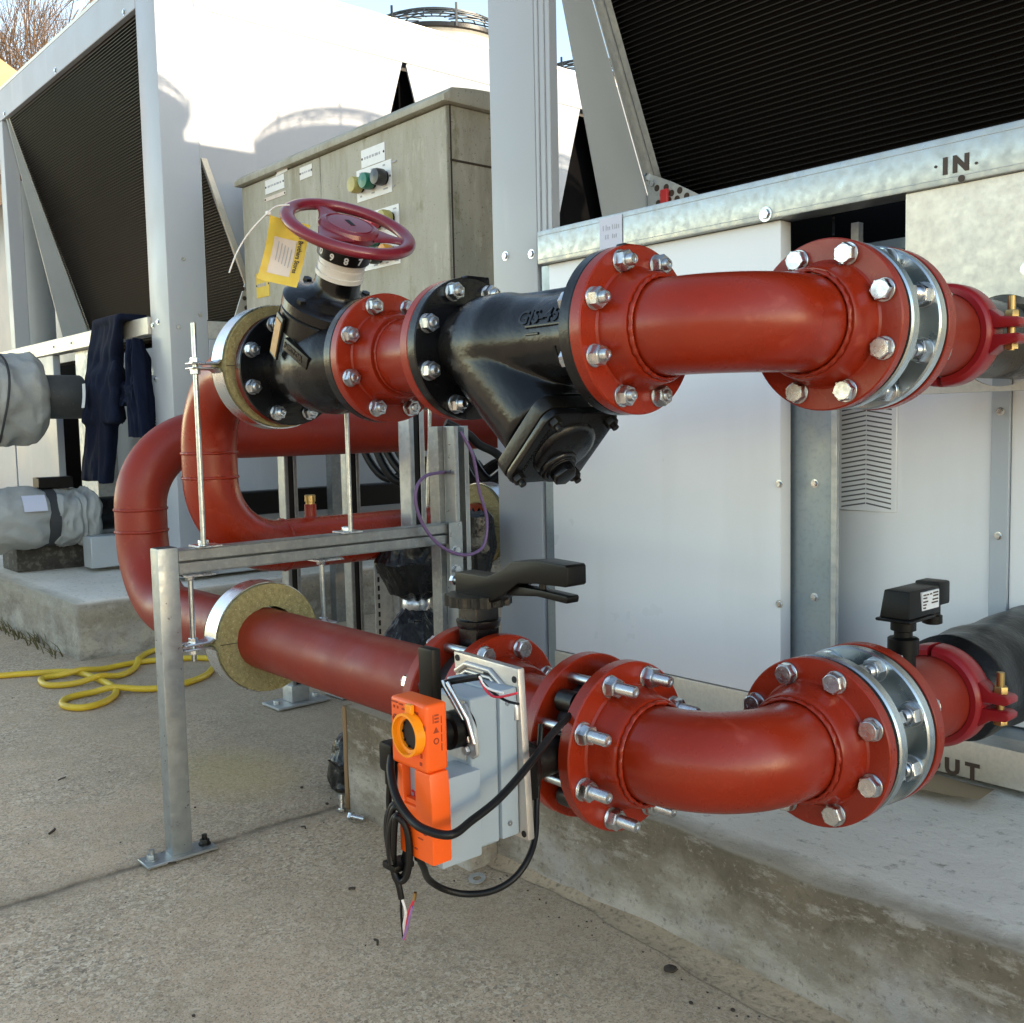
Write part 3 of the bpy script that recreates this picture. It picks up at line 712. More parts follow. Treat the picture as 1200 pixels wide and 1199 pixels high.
# handwheel
hc = V((-1.784, 1.136, .401 + H))
wa = VA.cross(Y_).normalized(); wb = VA.cross(wa)
def wp(rad, ang, h): return hc + (wa*math.cos(ang) + wb*math.sin(ang))*rad + VA*h
rim = MB(); P = 14; SG = 96; vsr = []; fsr = []
for k in range(SG):
    w = 2*pi*k/SG
    for j in range(P):
        u = 2*pi*j/P
        vsr.append(wp(.1225 + .0145*math.cos(u), w, .0115*math.sin(u)))
for k in range(SG):
    for j in range(P): fsr.append((k*P + j, ((k + 1) % SG)*P + j, ((k + 1) % SG)*P + (j + 1) % P, k*P + (j + 1) % P))
rim.add(vsr, fsr)
hw = part('handwheel', rim, 'maroon', t, 60)
hub = MB().lathe([(.046, -.020), (.058, -.012), (.062, 0), (.058, .008), (.050, .0105), (.0475, .0085), (.046, .0085), (.0445, .0105), (.012, .012)], hc, VA, 56)
hb = part('hub', hub, 'maroon', hw, 35)
part('hub_slot', MB().prism([(-.014, -.005), (.014, -.005), (.014, .005), (-.014, .005)], hc + VA*.0114, wa, wb, VA*.0012), 'gasket', hb)
for k in range(3):
    w0 = R(2 + 120*k)
    def sp(u, v):
        rad = .050 + .066*v; half = .030*(1 - v)**1.5 + .012 + .004*max(0, v - .7)/.3
        ang = 2*pi*u
        off = half*math.cos(ang); hh = .0055*math.sin(ang)
        cx = wa*math.cos(w0) + wb*math.sin(w0); cy = VA.cross(cx)
        return hc + cx*rad + cy*off + VA*(hh - .002)
    part('spoke', MB().grid(sp, 16, 10, True), 'maroon', hw, 60)
# tan name plate clipped on the body
px_ = V((.55, -.75, -.45)).normalized()
plm = basis((-1.925, YU - .112, ZU + .058), (.80, -.10, -.50), VA)
part('name_plate_holder', MB().box(-.018, .018, -.047, .047, -.004, .002, plm), 'iron', t, 38, .001)
part('name_plate', MB().box(-.0145, .0145, -.041, .036, .0022, .0032, plm), 'yelplate', t)
# raised maker's name on the valve body (letters barely legible in the photo)
bt = basis((-1.870, YU - .1085, ZU + .022), (.80, .12, -.52), (.5, -.1, .8))
part('cast_boss', MB().box(-.035, .052, -.014, .014, -.012, .0, bt), 'iron', t, 38, .003, 2)
part('cast_lettering', text_mb('NESTOR', .017, basis(bt @ V((.002, 0, .0006)), bt.to_3x3() @ V((1, 0, 0)), bt.to_3x3() @ V((0, 1, 0))), .0008, 'CENTER', .0006), 'black', t, 0)

# yellow tag on the handwheel and its white tie
tp = wp(.128, R(62), 0.)
t2 = thing('paper_tag', 'yellow bordered tag hanging from the left of the maroon handwheel', 'tag', tp)
tu = V((.40, .80, -.22)).normalized(); tv = V((-.10, -.12, -1)).normalized(); tn = tu.cross(tv)
torig = tp + V((.004, -.012, -.004))
def tagpt(u, v, k=0.): return torig + tu*(-.018 + .078*u) + tv*(.006 + .125*v) + tn*(.016*math.sin(v*2.6) + .010*math.sin(u*3.2 + .6) + k) + tu*(-.012*v*v)
part('sheet', MB().grid(lambda u, v: tagpt(u, v), 14, 18), 'tagyel', t2, 60)
sgn = 1 if (tn.dot(V((1.9, -1.1, -.3))) > 0) else -1
part('paper_panel', MB().grid(lambda u, v: tagpt(.18 + .56*u, .28 + .58*v, sgn*.0012), 10, 10), 'tagwhite', t2, 60)
pl_ = MB()
for k in range(5):
    uu = .30 + .085*k
    pl_.grid(lambda u, v: tagpt(uu + .022*u, .34 + .30*v + .02*k, sgn*.0022), 2, 8)
part('print_lines', pl_, 'greyprint', t2, 0)
TAGFLIP = False
flat = text_mb('Smith Brothers Stores', .0125, Matrix.Identity(4), 0, 'LEFT', .0003)
fl = MB(); fl.add([tagpt(.865 + py/.078, .90 - px/.125*.75, sgn*.0022) if TAGFLIP else tagpt(.83 + py/.078, .06 + px/.125*.80, sgn*.0022) for (px, py, pz) in flat.v], flat.f)
part('tag_lettering', fl, 'print', t2, 0)
tie = spline([tp + V((.012, .006, .014)), tp + V((-.004, -.014, .012)), tp + V((-.012, -.034, -.005)), tp + V((-.03, -.062, -.04)), tp + V((-.04, -.084, -.078)), tp + V((-.045, -.10, -.118))], 6)
part('cable_tie', MB().tube(tie, .0016, 8), 'whiteplastic', t2, 60)
part('tie_lock', MB().box(-.005, .005, -.004, .004, -.004, .004, Matrix.Translation(tp + V((-.010, -.030, -.002)))), 'whiteplastic', t2, 38, .001)

# ------------------------------------------------------------------ flow pipe (upper) : clamp, down, and away
XB, ZP2 = -2.515, -.31 + H
r2 = .19
t = thing('bent_pipe', 'red pipe dropping from the handwheel valve then turning away low down', 'pipe', (XB, YU, ZP2), 'red bent pipe runs')
up = [V((V1 - .03, YU, ZU))] + arc((XB + r2, YU, ZU - r2), r2, Z_, -X_, 0, pi/2, 20)
up += arc((XB, YU + r2, ZP2 + r2), r2, -Y_, -Z_, 0, pi/2, 20) + [V((XB, 3.2, ZP2))]
part('pipe', MB().tube(up, RP, 56), 'red', t, 60)
for z_ in (ZU - r2, ZP2 + r2 + .004): part('weld_bead', weld_bead((XB, YU, z_), Z_, .0702, .008, amp=.0018), 'red', t, 60)
part('weld_bead', weld_bead((XB, YU + r2 + .01, ZP2), Y_, .0702, .008), 'red', t, 60)
flange((V1 - .0255, YU, ZU), -X_, 'red', t, None, .022, True)
ps = V((XB, 1.445, ZP2 + RP - .004))
s_ = part('branch_socket', MB().lathe([(.024, -.01), (.020, .002), (.0165, .006), (.0165, .040)], ps, Z_, 20), 'reddark', t)
part('brass_plug', MB().lathe([(.0125, .038), (.0125, .046), (.015, .047), (.015, .064), (.013, .066)], ps, Z_, 14), 'brass', s_)

# ------------------------------------------------------------------ return pipe (lower)
XR, ZP1 = -2.835, -.008 + H
r1 = .20
t = thing('bent_pipe', 'red pipe rising from the lower insulated clamp then turning away behind the other', 'pipe', (XR, YL, ZL), 'red bent pipe runs')
lp = [V((-1.41, YL, ZL)), V((-2.2, YL, ZL))] + arc((XR + r1, YL, ZL + r1), r1, -Z_, -X_, 0, pi/2, 20)
lp += arc((XR, YL + r1, ZP1 - r1), r1, -Y_, Z_, 0, pi/2, 20) + [V((XR, 3.4, ZP1))]
part('pipe', MB().tube(lp, RP, 56), 'reddark', t, 60)
for z_ in (ZL + r1 + .004, ZP1 - r1): part('weld_bead', weld_bead((XR, YL, z_), Z_, .0702, .009, amp=.0018), 'reddark', t, 60)
f = flange((-1.387, YL, ZL), X_, 'reddark', t, None, .022, False)
for p in ring_pos((-1.4092, YL, ZL), X_): put_bolt('nut', p, -X_, f)

# ------------------------------------------------------------------ butterfly valves and the spool between them
t = thing('butterfly_valve', 'black butterfly valve with a long hand lever on top', 'valve', (-1.3485, YL, ZL - .09), 'black wafer butterfly valves')
xc = -1.3485
part('valve_body', MB().lathe([(.060, -.034), (.074, -.037), (.080, -.026), (.094, -.022), (.094, .022), (.080, .026), (.074, .037), (.060, .034)], (xc, YL, ZL), X_, 56, closed=True), 'iron', t, 40)
part('neck', MB().box(xc - .024, xc + .024, YL - .026, YL + .026, ZL + .085, .645).lathe([(.036, .60 - H + H), (.040, .615)], (xc, YL, 0), Z_, 24), 'black', t, 38, .004, 2)
nt_ = MB(); n = 30; pol = []
for k in range(n*2):
    rad = .058 if (k % 4) < 2 else .0535
    w = 2*pi*k/(n*2); pol.append((rad*math.cos(w), rad*math.sin(w)))
part('notch_plate', nt_.prism(pol, (xc, YL, .640), X_, Y_, (0, 0, .018)), 'iron', t, 30)
lev = [(-1.385, .694), (-1.300, .694), (-1.262, .708), (-1.238, .724), (-1.176, .731), (-1.112, .729), (-1.108, .726), (-1.108, .698), (-1.112, .695), (-1.177, .694), (-1.222, .690), (-1.258, .668), (-1.300, .648), (-1.325, .6425), (-1.385, .660)]
part('lever', MB().prism(lev, (0, YL - .021, 0), X_, Z_, (0, .042, 0)), 'plastic', t, 38, .005, 2)
tr = [(-1.262, .684), (-1.177, .683), (-1.118, .680), (-1.116, .676), (-1.118, .668), (-1.186, .672), (-1.262, .665)]
part('trigger', MB().prism(tr, (0, YL - .013, 0), X_, Z_, (0, .026, 0)), 'plastic', t, 38, .003, 2)
part('trigger_pin', MB().cyl((-1.185, YL, .678), (-1.185, YL, .700), .006), 'black', t)
part('set_screw', MB().cyl((-1.384, YL - .006, .676), (-1.402, YL - .006, .676), .005).hexa((-1.402, YL - .006, .676), -X_, .009, .009), 'zinc', t, 30)
for p in ring_pos((xc, YL, ZL), X_): part('tie_bolt', MB().cyl(p - X_*.04, p + X_*.04, .008, 12), 'steel', t)

SA, SB = -1.288, -1.104                # spool between the valves
t = thing('pipe_spool', 'short red flanged spool between the two butterfly valves', 'pipe spool', (-1.2, YL, ZL - .125))
f = flange((SA, YL, ZL), X_, 'red', t, 'head')
flange((SB, YL, ZL), -X_, 'red', t, None)
part('pipe', MB().lathe([(RP, SA + .03), (RP, SB - .03)], (0, YL, ZL), X_, 48), 'red', t, 60)

t = thing('butterfly_valve', 'black wafer valve between red flanges driven by the orange actuator', 'valve', (-1.054, YL, ZL - .1), 'black wafer butterfly valves')
xa = -1.054
part('valve_body', MB().lathe([(.060, -.025), (.082, -.0265), (.086, -.018), (.097, -.014), (.097, .014), (.086, .018), (.082, .0265), (.060, .025)], (xa, YL, ZL), X_, 56, closed=True), 'iron', t, 40)
part('neck', MB().lathe([(.026, .0), (.026, .075), (.040, .080), (.045, .09), (.045, .12)], (xa, YL - .085, ZL), -Y_, 28), 'iron', t, 38)
for k in range(4):
    w = pi/4 + k*pi/2
    p = V((xa, YL + math.cos(w)*.1, ZL + math.sin(w)*.1))
    part('locating_lug', MB().lathe([(.010, -.016), (.017, -.016), (.017, .016), (.010, .016)], p, X_, 16, closed=True), 'iron', t, 38)
part('mounting_pad', MB().box(xa - .045, xa + .045, YL - .20, YL - .176, ZL - .035, ZL + .035), 'plastic', t, 38, .004, 2)
for p in ring_pos((xa, YL, ZL), X_): part('tie_bolt', MB().cyl(p - X_*.028, p + X_*.028, .008, 14), 'steel', t)

# ------------------------------------------------------------------ actuator
t = thing('valve_actuator', 'orange and grey motor actuator hanging on the lower valve with loose cables', 'actuator', (-1.04, .79, .40))
pp = part('back_plate', MB().prism([(-1.122, .630), (-.986, .627), (-.972, .400), (-1.10, .400)], (0, .862, 0), X_, Z_, (0, .012, 0)), 'alu', t, 38, .003, 2)
loop = [(-1.114, .604), (-1.092, .617), (-1.040, .616), (-.998, .590), (-.989, .575), (-.9885, .560)]
part('sealing_rib', MB().tube([V((x, .8605, z)) for x, z in loop], .0042, 8), 'alu', pp, 50)
part('sealing_rib', MB().tube([V((x*.985 - .016, .8605, z - .010)) for x, z in loop[:5]], .0028, 8), 'alu', pp, 50)
for x, z in ((-1.113, .622), (-.993, .612), (-.980, .408)):
    part('screw_hole', MB().lathe([(.0045, 0), (.0045, .0015), (0, .0015)], (x, .8625, z), -Y_, 14), 'gasket', pp)
for x, z in ((-1.045, .606),):
    part('cover_slot', MB().box(x - .010, x + .006, .8606, .8616, z - .006, z + .006), 'gasket', pp)
mbx = MB().box(-1.100, -.9885, .832, .8615, .406, .603)
part('housing_rear', mbx, 'actgrey', t, 38, .003, 2)
hs_ = part('housing', MB().box(-1.098, -.9905, .785, .8305, .404, .601), 'actgrey', t, 38, .005, 3)
part('rating_plate', MB().box(-1.088, -1.030, .7843, .7849, .425, .50), 'label', hs_, 0)
for z_ in (.425, .585):
    part('housing_screw', MB().lathe([(.004, 0), (.0035, .0012), (.0015, .0012), (.0012, .0003), (0, .0003)], (-.9884, .845, z_), X_, 14), 'zinc', hs_)
part('side_moulding', MB().box(-1.025, -.972, .722, .7845, .405, .516), 'actgrey', t, 38, .003, 2)
part('shadow_recess', MB().box(-1.06, -1.0, .7835, .7848, .52, .597), 'galvdull', t)
part('shaft_hub', MB().lathe([(.024, 0), (.024, .030), (.018, .032), (.018, .060)], (-1.000, .784, .565), -Y_, 24), 'plastic', t)
# clamp yoke
yk = MB()
for dx in (0, .010):
    yk.tube([(-1.014 + dx, .760, .625), (-.985 + dx, .768, .582), (-.978 + dx, .772, .552)], .0035, 8)
part('clamp_yoke', yk, 'zinc', t, 50)
part('clamp_saddle', MB().prism([(-.022, -.012), (.012, -.030), (.024, -.022), (.020, .010), (.0, .040), (-.012, .036)], (-.990, .775, .558), X_, Z_, (0, .006, 0)), 'galvdull', t, 38, .002)
part('clamp_nut', MB().hexa((-.984, .7745, .540), -Y_, .006, .006), 'zinc', t, 30)
# orange cover: top half, bottom half, window
orr = MB()
oc = part('cover', MB().box(-1.027, -.955, .690, .7225, .5355, .618), 'orange', t, 38, .005, 3)
oc2 = MB()
oc2.prism([(-1.021, .5352), (-1.010, .5352), (-1.010, .488), (-.985, .488), (-.985, .5352), (-.954, .5352), (-.951, .500), (-.951, .424), (-1.019, .424)], (0, .6925, 0), X_, Z_, (0, .029, 0))
part('lower_cover', oc2, 'orange', t, 38, .0035, 2)
part('window', MB().box(-1.0095, -.9855, .7045, .7200, .4885, .5345), 'actgrey', t, 0)
part('window_ledge', MB().box(-1.0095, -.9855, .6965, .7040, .4885, .494), 'orange', t, 0)
wm = MB()
for (x, z, w_, h_) in ((-.998, .497, .010, .007), (-.991, .504, .004, .010), (-1.005, .500, .005, .003)): wm.box(x - w_/2, x + w_/2, .7038, .7046, z - h_/2, z + h_/2)
part('window_marks', wm, 'redlens', t)
# amber crank ring
rg = part('crank_ring', MB().lathe([(.0185, 0), (.0262, 0), (.0262, .012), (.0232, .0125), (.0225, .006), (.0185, .005)], (-.981, .6895, .580), -Y_, 44, closed=True), 'ringyel', t, 35)
part('ring_tab', MB().prism([(-.007, .024), (.007, .024), (.006, .036), (-.006, .036)], (-.981, .689, .580), X_, Z_, (0, -.006, 0)), 'ringyel', rg, 38, .001)
part('crank_socket', MB().lathe([(.0185, 0), (.0185, .0022), (0, .0022)], (-.981, .6905, .580), -Y_, 32), 'gasket', rg)
tt = MB()
for k in range(10):
    w = 2*pi*k/10; p = V((-.981 + .0175*math.cos(w), .688, .580 + .0175*math.sin(w)))
    tt.box(-.0015, .0015, -.001, .001, -.0015, .0015, Matrix.Translation(p) @ Matrix.Rotation(-w, 4, 'Y'))
part('socket_teeth', tt, 'plastic', rg)
# printing on the orange cover
pm = MB()
rnd = random.Random(3)
def line(x, z, w_, h_=.0016, y=.6896): pm.box(x, x + w_, y - .0003, y + .001, z - h_/2, z + h_/2)
for (x, z, w_, h_) in ((-1.023, .612, .012, .0018), (-1.008, .611, .008, .0018), (-1.020, .606, .003, .003), (-1.012, .606, .002, .003), (-1.002, .606, .005, .0022), (-.975, .606, .006, .003), (-.985, .600, .012, .0012), (-.972, .598, .008, .0012), (-.966, .566, .003, .005), (-.966, .556, .003, .005), (-.968, .546, .004, .004)): line(x, z, w_, h_)
for k in range(4): line(-1.008, .4665 - .0042*k, .014 + rnd.uniform(-.003, .003), .0013, .6922)
for (x, z, w_, h_) in ((-.982, .462, .004, .004), (-.980, .452, .010, .0015), (-1.004, .444, .006, .003), (-1.004, .438, .014, .002), (-.988, .437, .006, .002), (-1.000, .431, .004, .003)): line(x, z, w_, h_, .6922)
part('print_lines', pm, 'oprint', oc)
part('cover_lettering', text_mb('BELIMO', .0062, basis((-1.0085, .6921, .4725), X_, Z_), .0003, 'LEFT', .0003), 'oprint', oc, 0)
sm = MB()                                     # certification marks printed on the side
for (y, z, w_, h_) in ((.703, .604, .006, .002), (.703, .600, .006, .002), (.703, .596, .006, .002), (.7005, .600, .001, .010)): sm.box(-.9555, -.9545, y, y + w_, z - h_/2, z + h_/2)
sm.prism([(-.004, 0), (.004, 0), (0, .007)], (-.9548, .705, .583), Y_, Z_, (.0004, 0, 0))
sm.lathe([(.0026, 0), (.0040, 0), (.0040, .0005), (.0026, .0005)], (-.9550, .705, .573), X_, 18, closed=True)
for k in range(4): sm.box(-.9555, -.9545, .7125, .7135, .560 + .011*k, .569 + .011*k)
part('side_marks', sm, 'oprint', oc)
for x, y, z in ((-1.017, .6896, .592), (-.960, .6896, .590), (-.9655, .6924, .463)):
    part('screw', MB().lathe([(.0050, 0), (.0044, .0007), (.0025, .0007), (.0022, -.0004), (0, -.0004)], (x, y, z), -Y_, 16), 'oprint', oc)
# black crank handle on top
part('crank_handle', MB().box(-1.040, -1.010, .742, .757, .598, .668), 'plastic', t, 38, .004, 2)
# cables: thick loop in front, bottom loop, coil and loose cores
part('cable', MB().tube(spline([(-1.03, 1.01, .535), (-1.000, .939, .525), (-.962, .867, .514), (-.945, .820, .500), (-.933, .776, .487), (-.925, .732, .478), (-.912, .690, .476), (-.939, .672, .480), (-.969, .672, .486), (-.997, .674, .503), (-1.022, .684, .527), (-1.048, .706, .540)], 8), .0052, 12), 'rubber', t, 60)
part('cable', MB().tube(spline([(-.984, .700, .448), (-1.002, .708, .420), (-1.020, .728, .390), (-1.043, .752, .360), (-1.048, .779, .337), (-1.036, .805, .326), (-1.015, .831, .328), (-1.001, .857, .340), (-1.000, .884, .359), (-1.012, .910, .382), (-1.03, .93, .42), (-1.04, .945, .47), (-1.05, .96, .52)], 8), .0045, 12), 'rubber', t, 60)
part('strain_relief', MB().tube([(-.976, .701, .456), (-.984, .701, .446), (-.996, .705, .430), (-1.006, .711, .413)], [.0085, .0085, .0075, .006], 12), 'plastic', t, 50)
part('cable_entry', MB().box(-1.004, -.980, .694, .712, .440, .470, Matrix.Identity(4)), 'plastic', t, 38, .003, 2)
part('plug', MB().box(-1.064, -1.036, .694, .716, .514, .552), 'plastic', t, 38, .006, 2)
part('strain_relief', MB().tube([(-1.050, .705, .520), (-1.050, .703, .498)], [.0095, .0075], 12), 'plastic', t, 50)
cp = [V((-1.050, .703, .52)), V((-1.053, .701, .48)), V((-1.050, .699, .462))]
for k in range(4):
    yo = .699 - .0045*k
    for j in range(12):
        w = 2*pi*j/12 + pi*.8
        cp.append(V((-1.036 + .0125*math.cos(w) + .0085*(k + j/12), yo - .0045*j/12 + .006*math.cos(w), .440 - .003*k + .040*math.sin(w) + .002*math.sin(k*2.1))))
cp += [V((-1.022, .684, .402)), V((-1.016, .686, .385)), V((-1.013, .688, .366))]
part('cable', MB().tube(spline(cp, 5), .0040, 10), 'rubber', t, 60)
part('coil_tie', MB().box(-1.036, -1.008, .676, .706, .402, .411), 'plastic', t, 38, .003, 2)
wr = MB().tube(spline([(-1.013, .688, .368), (-1.008, .69, .350), (-1.013, .69, .330), (-1.012, .69, .314)], 6), .0017, 6)
part('wire', wr, 'wirewhite', t, 60)
part('wire', MB().tube(spline([(-1.012, .69, .314), (-1.004, .688, .334), (-.996, .687, .356), (-.986, .688, .374)], 6), .0017, 6), 'wirered', t, 60)
part('wire', MB().tube(spline([(-1.010, .687, .316), (-1.000, .686, .334), (-.992, .685, .352), (-.986, .685, .366)], 6), .0016, 6), 'wireviolet', t, 60)
part('wire', MB().tube(spline([(-1.013, .688, .368), (-1.016, .689, .345), (-1.013, .689, .315)], 6), .0017, 6), 'rubber', t, 60)
part('wire_ferrule', MB().tube([(-.986, .688, .374), (-.983, .688, .384)], .0022, 8), 'brass', t)
part('cable', MB().tube(spline([(-1.03, .757, .612), (-1.012, .768, .622), (-.99, .778, .628), (-.967, .782, .634)], 6), .0042, 10), 'rubber', t, 60)
for m_, q in (('wirewhite', [(-.967, .782, .635), (-.955, .785, .622), (-.931, .79, .619)]), ('wirered', [(-.967, .782, .634), (-.957, .785, .618), (-.940, .787, .613), (-.905, .789, .624)]), ('rubber', [(-.967, .782, .633), (-.949, .787, .618), (-.925, .789, .611), (-.903, .79, .611)])):
    part('wire', MB().tube(spline(q, 6), .0017, 6), m_, t, 60)

# ------------------------------------------------------------------ insulated clamps
def clamp(c, d, R_, x_half, label, ear_dz=0., rods=(), up=True):
    c = V(c); d = V(d); side = d.cross(Z_).normalized()      # horizontal, across the pipe
    t = thing('insulated_pipe_clamp', label, 'pipe clamp', c - Z_*R_, 'insulated pipe clamps with threaded rods')
    mb = MB(); n = 90; prof_in = RP + .002; vs = []; fs = []
    L = 5; rings = []
    rr = [prof_in + (R_ - prof_in)*k/6 for k in range(7)]
    def P(rad, w, h): return c + (side*math.cos(w) + Z_*math.sin(w))*rad + d*h
    for e in (1, -1):
        mb.grid(lambda u, v: P(prof_in + (R_ - prof_in)*v + .0018*mnoise.noise((u*40, v*9, 2*e)), u*2*pi, e*(x_half + .0022*mnoise.noise((math.cos(u*6.283)*9, math.sin(u*6.283)*9, v*7 + e)))), n, 8, True)
    mb.grid(lambda u, v: P(R_ - .0005, u*2*pi, x_half*(2*v - 1)), n, 3, True)
    w = part('insulation_ring', mb, 'wool', t, 50)
    mbk = MB()
    for s in (1, -1):                       # split line between the half shells
        mbk.prism([(0, -.0007), (R_ - prof_in - .004, -.0007), (R_ - prof_in - .004, .0007), (0, .0007)], c + side*s*(prof_in + .002) + d*(x_half + .0015), side*s, Z_, d*.0012)
    part('split_line', mbk, 'dirt', w, 0)
    bw = x_half*.72
    for s in (1, -1):
        b = MB()
        b.lathe([(R_ + .0005, -bw), (R_ + .0035, -bw), (R_ + .0035, bw), (R_ + .0005, bw)], c, d, 44, closed=True, a0=.09 if s > 0 else pi + .09, a1=(pi if s > 0 else 2*pi) - .09, up=tuple(side.cross(d)) if False else (0, 0, 1)) if False else None
        a0 = .10; a1 = pi - .10
        m = 40
        rows = []
        for k in range(m + 1):
            w0 = (a0 + (a1 - a0)*k/m)*s
            rows.append([P(R_ + .0006, w0, -bw), P(R_ + .0036, w0, -bw), P(R_ + .0036, w0, bw), P(R_ + .0006, w0, bw)])
        vs = [p for r_ in rows for p in r_]; fs = []
        for k in range(m):
            for j in range(4): fs.append((k*4 + j, k*4 + (j + 1) % 4, k*4 + 4 + (j + 1) % 4, k*4 + 4 + j))
        b.add(vs, fs)
        h = part('band', b, 'foil', t, 40)
        for e in (1, -1):
            r0 = R_ + .0035
            pth = [(r0*math.cos(a0), s*r0*math.sin(a0)), (r0*math.cos(a0) + .012, s*.006), (R_ + .075, s*.0045)]
            em = MB()
            poly = [(p[0], p[1]) for p in pth] + [(p[0], p[1] - s*.0035 if i else p[1]) for i, p in reversed(list(enumerate(pth)))]
            poly = [(r0*math.cos(a0) - .004, s*(r0*math.sin(a0) + .004)), (r0*math.cos(a0) + .010, s*.0085), (R_ + .068, s*.0075), (R_ + .068, s*.0032), (r0*math.cos(a0) + .006, s*.0032), (r0*math.cos(a0) - .004, s*(r0*math.sin(a0) - .004))]
            em.prism([(e*x, z) for x, z in poly], c - d*.020, side, Z_, d*.040)
            part('ear', em, 'foil', h, 38, .0015)
    for (off, z0, z1) in rods:
        p = c + side*off
        a_ = V((p.x, p.y, z0)); b_ = V((p.x, p.y, z1))
        n_ = max(4, int((b_ - a_).length/.003)); tb = MB()
        tb.tube([a_, b_], .0058, 12)
        r_ = part('threaded_rod', tb, 'steel', t)
        nm = MB()
        for zz, dd in ((c.z + .0075, Z_), (c.z - .0075, -Z_)):
            nm.lathe([(.006, 0), (.0125, 0), (.0125, .002), (.006, .002)], (p.x, p.y, zz), dd, 20).hexa(V((p.x, p.y, zz)) + dd*.002, dd, .0105, .009, .001)
        part('nut', nm, 'zinc', r_, 30)
    return t
XF = -2.16                               # plane of the support frame
RT = -.254 + H                           # top of the rail
yL = lambda o: -(o)
# side = d x Z ; for d=+X side = -Y, so offsets are negated below
clamp((-2.152, YU, ZU + .008), X_, .137, .036, 'insulated clamp behind the handwheel valve, upper of the two on the frame', rods=((.190, RT, 1.180), (-.190, RT, 1.12)))
clamp((-2.165, 1.103, ZL + .001), X_, .124, .040, 'insulated clamp hanging under the frame rail with a wide yellow wool ring', rods=((.166, .436, RT - .056), (-.166, .448, RT - .056)))
clamp((XB, 2.075, ZP2), -Y_, .130, .034, 'insulated clamp beside the white column, half hidden at the far end of the low pipe')

# ------------------------------------------------------------------ support frame
t = thing('support_frame', 'galvanised frame of two posts and a slotted rail carrying the clamps', 'support frame', (XF, 1.3, 0))
pst = part('post', MB().box(-2.197, -2.156, .862, .909, .010, RT + .006), 'galv', t, 38, .0035, 2)
part('post_lining', MB().box(-2.193, -2.160, .866, .905, RT + .0062, RT + .0068), 'gasket', pst)
pl = MB().box(-2.200, -2.140, .800, .962, .004, .011)
part('base_plate', pl, 'galv', pst, 38, .0015)
for y in (.822, .944):
    part('anchor_bolt', MB().lathe([(.008, .011), (.014, .011), (.014, .0135), (.008, .0135)], (-2.172, y, 0), Z_, 18).hexa((-2.172, y, .0135), Z_, .011, .010).cyl((-2.172, y, .02), (-2.172, y, .034), .006), 'galv' if y < .9 else 'iron', pst, 30)
def strut(x0, x1, y0, y1, z0, z1, axis):
    """channel with an open slot towards +X and a pressed groove"""
    mb = MB(); w = .0025
    if axis == 'y':
        mb.box(x0, x1, y0, y1, z1 - w, z1); mb.box(x0, x1, y0, y1, z0, z0 + w); mb.box(x0, x0 + w, y0, y1, z0 + w, z1 - w)
        zc = (z0 + z1)/2
        mb.box(x1 - w, x1, y0, y1, zc + .0022, z1 - w); mb.box(x1 - w, x1, y0, y1, z0 + w, zc - .0022)
        mb.box(x1 - .008, x1 - w, y0, y1, zc + .0022, zc + .0045); mb.box(x1 - .008, x1 - w, y0, y1, zc - .0045, zc - .0022)
    else:
        mb.box(x0, x0 + w, y0, y1, z0, z1); mb.box(x0 + w, x1, y1 - w, y1, z0, z1); mb.box(x0 + w, x1, y0, y0 + w, z0, z1)
        yc = (y0 + y1)/2
        mb.box(x1 - w, x1, y0 + w, yc - .010, z0, z1); mb.box(x1 - w, x1, yc + .010, y1 - w, z0, z1)
    return mb
part('rail', strut(-2.197, -2.157, .9095, 1.672, RT - .055, RT, 'y'), 'strut', t, 30, .0008)
for y in (.975, 1.345):
    part('foot_plate', MB().box(-2.195, -2.14, y - .026, y + .030, RT + .0005, RT + .0055).hexa((-2.165, y - .004, RT + .0055), Z_, .012, .011), 'zinc', t, 30, .001)
for y in (.940, 1.270):
    part('foot_plate', MB().box(-2.195, -2.135, y - .026, y + .045, RT - .0605, RT - .0555).hexa((-2.165, y - .003, RT - .0605), -Z_, .011, .010), 'zinc', t, 30, .001)
p2 = part('post', strut(-2.197, -2.150, 1.673, 1.722, .010, .945, 'z'), 'galv', t, 30, .0008)
part('post_backing', MB().box(-2.240, -2.1975, 1.655, 1.700, .010, .945), 'strut', p2, 30, .001)
br = part('bracket', MB().box(-2.1495, -2.145, 1.646, 1.690, .545, .690), 'galv', p2, 30, .001)
for z in (.565, .615): part('bolt', MB().lathe([(.006, 0), (.013, 0), (.013, .002), (.006, .002)], (-2.145, 1.664, z), X_, 18).hexa((-2.143, 1.664, z), X_, .011, .009), 'zinc', br, 30)
part('base_plate', MB().box(-2.23, -2.13, 1.62, 1.76, .004, .010), 'galv', p2, 30, .001)

def round_post(x, y, z1, label, mat='strut', w=.024):
    t = thing('strut_post', label, 'post', (x, y, 0), 'grey strut posts under the back pipes')
    sh = part('post', strut(x - w, x + w, y - w, y + w, .05, z1, 'z'), mat, t, 30, .002)
    part('channel_back', MB().box(x - .006, x + w - .006, y - w + .003, y + w - .003, .06, z1 - .01), 'iron', sh)
    part('post_shoe', MB().box(x - w - .010, x + w + .010, y - w - .010, y + w + .010, .0125, .07), 'galvdull', t, 38, .004, 2)
    pl = part('base_plate', MB().box(x - .06, x + .06, y - .10, y + .10, .004, .012), 'galvdull', t, 30, .001)
    for s in (1, -1): part('anchor_bolt', MB().hexa((x, y + s*.075, .012), Z_, .011, .012), 'galvdull', pl, 30)
    return t
round_post(-3.13, 1.715, .905, 'grey post on a bolted base plate seen below the wide wool ring')
round_post(-3.10, 1.945, .905, 'grey post in the middle between the two back pipes')
